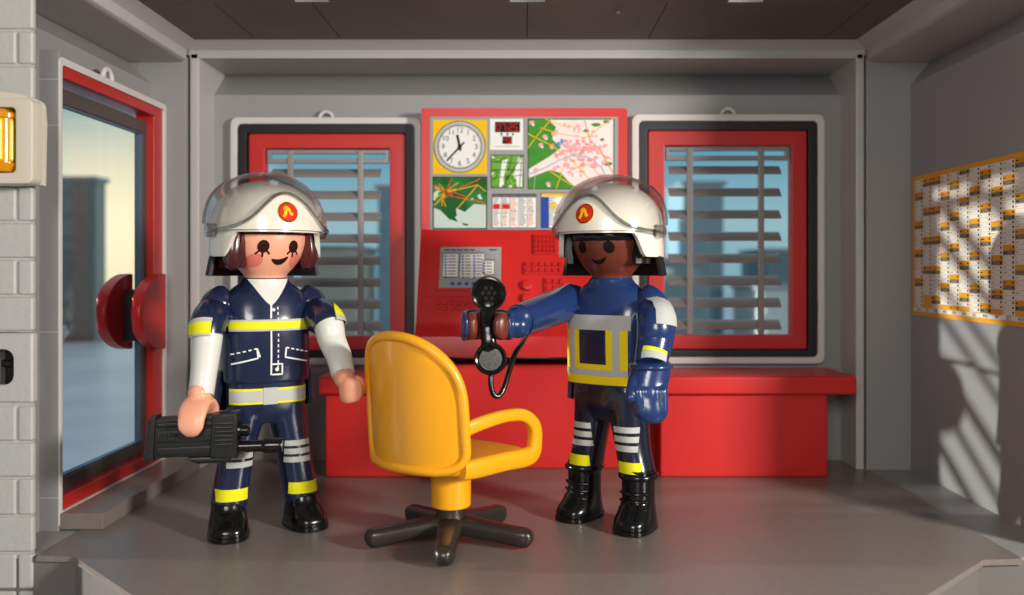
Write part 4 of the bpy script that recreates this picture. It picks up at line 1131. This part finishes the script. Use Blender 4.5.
# ---------------------------------------------------------------- woman
def woman():
    r = thing('toy_figure', 'firefighter figure in navy jacket with auburn hair and white helmet, carrying the rescue tool', 'toy figure', (-1.405, 4.78, 0), math.radians(28), sc=1.004)
    L = lambda px, py, Y: local(r, at(px, py, Y))
    zb = .80
    t = torso(r, M_NAVY, zb); coat_tail(r, M_NAVY); hip = trousers(r, M_NAVY, .15, .19, (.0, .0), zb)
    P = Proj(Skin(t)); n = 0
    # collar
    bm = NB(); d_fn(bm, P, lambda s, q: ((s * 2 - 1) * (.006 + .098 * q ** .8), 1.21 + .135 * q), 12, 10, .004); link('collar', bm, M_SLEEVE, t, local=True, label='white shirt collar')
    bm = NB(); d_quad(bm, P, -.205, .205, 1.075, 1.135, nu=30); d_quad(bm, P, -.205, .205, 1.086, 1.124, .004, nu=30, mi=1); link('reflective_stripe', bm, [M_SILVER, M_LIME], t, local=True, label='yellow stripe with silver edges')
    bm = NB(); d_line(bm, P, [(0, 1.21), (-.004, 1.14)], .009, .005, sub=4); d_line(bm, P, [(-.004, 1.075), (-.002, zb + .045), (.055, zb + .045), (.055, zb + .1), (-.002, zb + .1)], .008, .004, sub=5)
    for k in range(7): d_line(bm, P, [(.033, 1.06 - k * .028), (.033, 1.045 - k * .028)], .006, .004, sub=2)
    for k in range(3): d_line(bm, P, [(.033, 1.2 - k * .028), (.033, 1.185 - k * .028)], .006, .005, sub=2)
    d_disc(bm, P, .012, 1.185, .008, .008, .004, 12, 2); d_disc(bm, P, .028, zb + .072, .01, .01, .004, 12, 2); link('zip', bm, M_WHITE, t, local=True, label='white zip print with dashed seam')
    for s in (-1, 1):
        bm = NB(); d_line(bm, P, [(s * .195, .905), (s * .07, .935), (s * .075, .985)], .008, .004)
        if s < 0: d_line(bm, P, [(s * .075, .985), (s * .06, .94)], .008, .004)
        for k in range(5): d_line(bm, P, [(s * (.075 + k * .027), .985 - k * .0065), (s * (.09 + k * .027), .982 - k * .0065)], .007, .004, sub=2)
        link('pocket', bm, M_WHITE, t, local=True, label='white pocket outline')
    H = Proj(Skin(hip))
    bm = NB()
    d_quad(bm, H, -.198, .198, .69, .772, nu=30, mi=1); d_quad(bm, H, -.194, .194, .702, .76, .0045, nu=30, mi=0)
    link('belt', bm, [M_SILVER, M_LIME], r, local=True, label='silver belt with yellow edges')
    bm = NB(); d_quad(bm, H, -.038, .038, .687, .775, .007, nu=6); link('buckle', bm, M_SILVER, r, local=True)
    for s, y in ((-1, 0), (1, 0)):
        cx = s * .150
        for k in range(3):
            bm = NB(); d_quad(bm, H, cx - .066, cx + .068, .36 + k * .045, .39 + k * .045, nu=10); link('knee_stripe', bm, M_SILVER, hip, local=True, label='silver stripe')
        cx = s * .186; bm = NB(); d_quad(bm, H, cx - .078, cx + .078, .188, .25, nu=16); link('reflective_band', bm, M_LIME, hip, local=True, label='bright yellow band')
        boot(r, M_BLACK, s * .195, y - .01, .15, s * math.radians(8), False)
    hy = math.radians(9)
    hd = head(r, M_SKIN); face(r, hd, hy, M_EYE, .022, True, True)
    hair(r, M_HAIR, hy, 1.405, 50); fringe(r, M_HAIR, hy, 4, 1.605); helmet(r, hy)
    # right arm (left in the picture), forward and down to the tool
    wr = L(201, 394, 4.40)
    k, rd = shoulder_keys(-1, [L(209, 322, 4.535), L(207, 345, 4.49), L(204, 372, 4.435), wr])
    a, pts, rad = arm(r, 'arm', M_NAVY, k, rd + [.09, .08, .071, .068], .68, M_SLEEVE)
    patch_band(r, a, 'sleeve_band', pts, rad, 1.045, 1.11, -172, -62)
    hc = L(199, 423, 4.385); ax = (r.matrix_basis.to_3x3().inverted() @ Vector((1, 0, 0))); yy = r.matrix_basis.to_3x3().inverted() @ Vector((0, 1, 0)); zz = Vector((0, 0, 1))
    clip_hand(a, 'hand', M_SKIN, hc, .108, ax, zz, yy, zz, 205, -25, .07, .028, wr - zz * .045, .054, .8)
    # left arm, out to the chair back
    wr = L(343, 374, 4.6)
    k, rd = shoulder_keys(1, [L(327, 322, 4.735), L(332, 340, 4.70), L(339, 357, 4.65), wr])
    a, pts, rad = arm(r, 'arm', M_NAVY, k, rd + [.09, .082, .074, .068], .62, M_SLEEVE)
    patch_band(r, a, 'sleeve_band', pts, rad, 1.09, 1.145, -48, 35)
    hc = L(354, 389, 4.565); xx = ax
    clip_hand(a, 'hand', M_SKIN, hc, .05, zz, -xx * .5 + zz * .5, xx, yy, 330, 35, .07, .026, wr - zz * .02, .05, .8)
    return r
woman()

# ---------------------------------------------------------------- man
def man():
    r = thing('toy_figure', 'firefighter figure in blue jacket with yellow and silver vest, holding up a black telephone handset', 'toy figure', (.487, 4.91, 0), math.radians(-34), sc=1.004)
    L = lambda px, py, Y: local(r, at(px, py, Y))
    R3 = r.matrix_basis.to_3x3().inverted(); xx, yy, zz = R3 @ Vector((1, 0, 0)), R3 @ Vector((0, 1, 0)), Vector((0, 0, 1))
    zb = .765
    M_TR = mat('black navy trousers plastic', '#15192b', .25, coat=.25)
    t = torso(r, M_BLUE, zb, 1.07); coat_tail(r, M_TR, 1.1); hip = trousers(r, M_TR, .27, .178, (.02, -.02), zb)
    P = Proj(Skin(t))
    v = NB(); d_quad(v, P, -.225, .172, zb + .01, 1.075, .004, nu=40, nv=16, mi=1)
    d_quad(v, P, -.11, .055, .885, 1.074, .0055, nu=20, nv=8, mi=2)
    for a, b in ((-.185, -.145), (.093, .132)): d_quad(v, P, a, b, zb + .075, 1.075, .0055, nu=6, nv=10, mi=0)
    d_quad(v, P, -.225, .172, .822, .855, .0062, nu=36, mi=0)
    d_quad(v, P, -.22, .185, 1.07, 1.15, .006, nu=40, mi=0)
    link('vest_print', v, [M_SILVER, M_LIME if False else mat('vest yellow print', '#efd41c', .4), M_NAVY], t, local=True, label='yellow and silver reflective vest')
    H = Proj(Skin(hip))
    for s, y in ((-1, .02), (1, -.02)):
        cx = s * .142
        for k in range(3):
            bm = NB(); d_quad(bm, H, cx - .066, cx + .066, .42 + k * .05, .452 + k * .05, nu=10); link('knee_stripe', bm, M_SILVER, hip, local=True, label='silver stripe')
        cx = s * .166; bm = NB(); d_quad(bm, H, cx - .066, cx + .066, .305, .365, nu=16); link('reflective_band', bm, M_LIME, hip, local=True, label='bright yellow band')
        boot(r, M_BLACK, s * .18, y - .005, .30, s * math.radians(6), True)
    hy = math.radians(2)
    hd = head(r, M_SKIND); face(r, hd, hy, mat('black brown ink', '#160d0b', .35), .014, False, False)
    hair(r, mat('black hair plastic', '#0d0c0c', .42), hy, 1.43, 60); fringe(r, M_BLACK, hy, 6, 1.578); helmet(r, hy)
    # right arm (left in the picture) stretched out with the handset
    wr = L(519, 321, 4.53)
    S = Vector((-.25, -.01, 1.215)); d = (wr - S); k = [S - d.normalized() * .075 + zz * .05, S - d.normalized() * .05 + zz * .035, S + zz * .008, S + d * .2, S + d * .5, S + d * .8, wr]
    a, pts, rad = arm(r, 'arm', M_BLUE, k, [.03, .07, .1, .1, .096, .09, .087], 1.0)
    hc = L(487, 326, 4.46)
    clip_hand(a, 'hand', M_SKIND, hc, .082, zz, xx, xx, yy, -62, 226, .07, .034, hc + xx * .1, .03, .98)
    g = clip_hand(a, 'glove', M_BLUE, hc, .118, zz, xx * .85 + yy * .25, xx, yy, -18, 218, .08, .016, wr, .084, .9, .8)
    # left arm hanging with a big glove
    wr = L(651, 366, 4.5)
    k, rd = shoulder_keys(1, [L(656, 322, 4.585), L(655, 340, 4.565), L(652, 356, 4.53), wr])
    a, pts, rad = arm(r, 'arm', M_BLUE, k, rd + [.1, .096, .088, .085], 1.0)
    patch_band(r, a, 'sleeve_band', pts, rad, .85, .965, -128, -50, mats=[M_SILVER, M_LIME])
    patch_band(r, a, 'shoulder_patch', pts, rad, 1.10, 1.165, -98, 8, False)
    bm = NB()
    c = L(648, 388, 4.46); tip = L(651, 414, 4.42)
    sweep(bm, *smoothpath([wr + zz * .03, wr - zz * .01, c, tip, tip - zz * .035], [(.085, .085), (.1, .1), (.1, .075), (.085, .062), (.05, .04)], 5), 28, frame=xx)
    for q in range(4):
        o = xx * (-.06 + .042 * q); capsule(bm, c + o - yy * .056 - zz * .01, tip + o * .88 - yy * .03 - zz * (.005 - .02 * abs(q - 1.5) / 1.5), .027, .024, 14)
    capsule(bm, c - xx * .07 + zz * .04 - yy * .01, c - xx * .1 - zz * .04 - yy * .06, .034, .027, 16)
    g = link('glove', fuse(bm, .0075, 2), M_BLUE, a, local=True, angle=70)
    bm = NB(); capsule(bm, c - xx * .075 - yy * .02 + zz * .01, c - xx * .08 - yy * .04 - zz * .05, .03, .026, 16); link('thumb_opening', bm, M_SKIND, a, local=True, label='brown palm edge showing in the glove opening')
    bm = NB(); sweep(bm, [wr + xx * .1 * math.cos(q) + yy * .1 * math.sin(q) - zz * .0 for q in [2 * PI * k / 32 for k in range(32)]], .014, 10, closed=True); link('glove_cuff', bm, M_BLUE, g, local=True)
    return r
man()

# ---------------------------------------------------------------- rescue tool in the woman's hand
def rescue_tool():
    c = at(196, 436, 4.385); k = 4.385 / F
    r = thing('rescue_tool', 'black hydraulic rescue tool with nozzle carried in the hand of the left figure', 'rescue tool', c, math.radians(10), sc=.965)
    X = lambda p: (p - 196) * k; Z = lambda p: (436 - p) * k
    bm = NB(); d = .052
    prism(bm, [(X(158), Z(416)), (X(236), Z(413)), (X(236), Z(456)), (X(156), Z(456))], -d, d, 'y', bev=.012)
    for y0, y1 in ((420, 424.5), (428, 440), (445, 453)): prism(bm, [(X(161), Z(y0)), (X(216), Z(y0 - .5)), (X(216), Z(y1)), (X(160), Z(y1))], -d - .008, -d + .01, 'y', bev=.006)
    for px in (172, 175.5, 179):
        for py in (433, 436.5): ball(bm, (X(px), -d - .008, Z(py)), .007, 8)
    body = link('tool_body', bm, M_BLACKM, r, local=True)
    bm = NB(); prism(bm, [(X(152), Z(415)), (X(159.5), Z(413)), (X(157), Z(458)), (X(147), Z(458))], -d - .018, d + .018, 'y', bev=.01); link('end_plate', bm, M_BLACKM, r, local=True)
    bm = NB(); prism(bm, [(X(214), Z(413)), (X(239), Z(411)), (X(239), Z(458)), (X(212), Z(457))], -d - .022, d + .015, 'y', bev=.012)
    for q in range(6): box(bm, X(217), X(235), -d - .032, -d - .015, Z(422.5 + q * 4.3), Z(420.2 + q * 4.3), .004)
    link('vent_block', bm, M_BLACKM, r, local=True)
    bm = NB(); prism(bm, [(X(190), Z(456)), (X(234), Z(456)), (X(230), Z(463)), (X(200), Z(463.5)), (X(192), Z(461))], -d + .005, d - .01, 'y', bev=.012); link('foot_pad', bm, M_BLACKM, r, local=True)
    bm = NB(); sweep(bm, [(X(236), -.01, Z(431)), (X(241), -.01, Z(431)), (X(241.5), -.01, Z(431)), (X(248), -.01, Z(431.5)), (X(250), -.01, Z(431.5))], [.05, .05, .03, .032, .024], 24); link('knob', bm, M_BLACK, r, local=True)
    bm = NB(); sweep(bm, [(X(p), -.01, Z(q)) for p, q in ((236, 448), (262, 448), (263, 448), (266, 448), (280, 448), (283, 448))], [.03, .03, .034, .04, .04, .032], 24); link('nozzle', bm, M_BLACK, r, local=True)
rescue_tool()

# ---------------------------------------------------------------- telephone handset
def handset():
    Y = 4.44; c = at(489, 326, Y)
    r = thing('telephone_handset', 'black telephone handset with cord held up by the right figure', 'handset', c)
    l = lambda px, py, yy=Y: at(px, py, yy) - c
    bm = NB(); pts, rad = smoothpath([l(489, 292) + Vector((0, .03, 0)), l(488, 308), l(487, 326) + Vector((0, .015, 0)), l(489, 344), l(491, 358) + Vector((0, .03, 0))], [(.046, .03), (.04, .032), (.034, .032), (.04, .032), (.046, .03)], 6)
    sweep(bm, pts, rad, 24, frame=Vector((1, 0, 0)), expo=2.8); link('grip', bm, M_BLACK, r, local=True)
    for name, p, rr, tilt in (('earpiece', l(489.5, 292), .088, -.16), ('mouthpiece', l(491.5, 359), .082, .12)):
        ax = Vector((-.08, -1, tilt)).normalized(); bm = NB()
        prof = [(-.05, .04), (-.045, .062), (-.01, .082), (.02, .088), (.05, .088), (.057, .085), (.059, .078), (.054, .07), (.03, .064), (.028, .06)]
        lathe(bm, p, ax, [(a, b / .088 * rr) for a, b in prof])
        e = link(name, bm, M_BLACK, r, local=True)
        u = Vector((0, 0, 1)).cross(ax).normalized(); v = ax.cross(u)
        for q in range(7):
            a = 2 * PI * q / 6; o = Vector() if q == 6 else (u * math.cos(a) + v * math.sin(a)) * .03
            bm = NB(); b0 = p + ax * .03 + o; cyl(bm, b0 - ax * .004, b0 + ax * .005, .011, .009, 12); link('speaker_hole_rim', bm, M_GUN, e, local=True)
    bm = NB()
    w = [(491, 373, 4.44), (491, 386, 4.43), (494, 395, 4.43), (499, 396, 4.44), (504, 388, 4.46), (509, 372, 4.5), (515, 354, 4.56), (522, 343, 4.68), (528, 333, 4.88), (536, 324, 5.3), (545, 319, 5.7), (550, 318, 5.96)]
    pts, rad = smoothpath([l(*q) for q in w], [.014] * len(w), 8); sweep(bm, pts, rad, 14); link('cord', bm, M_BLACK, r, local=True)
handset()
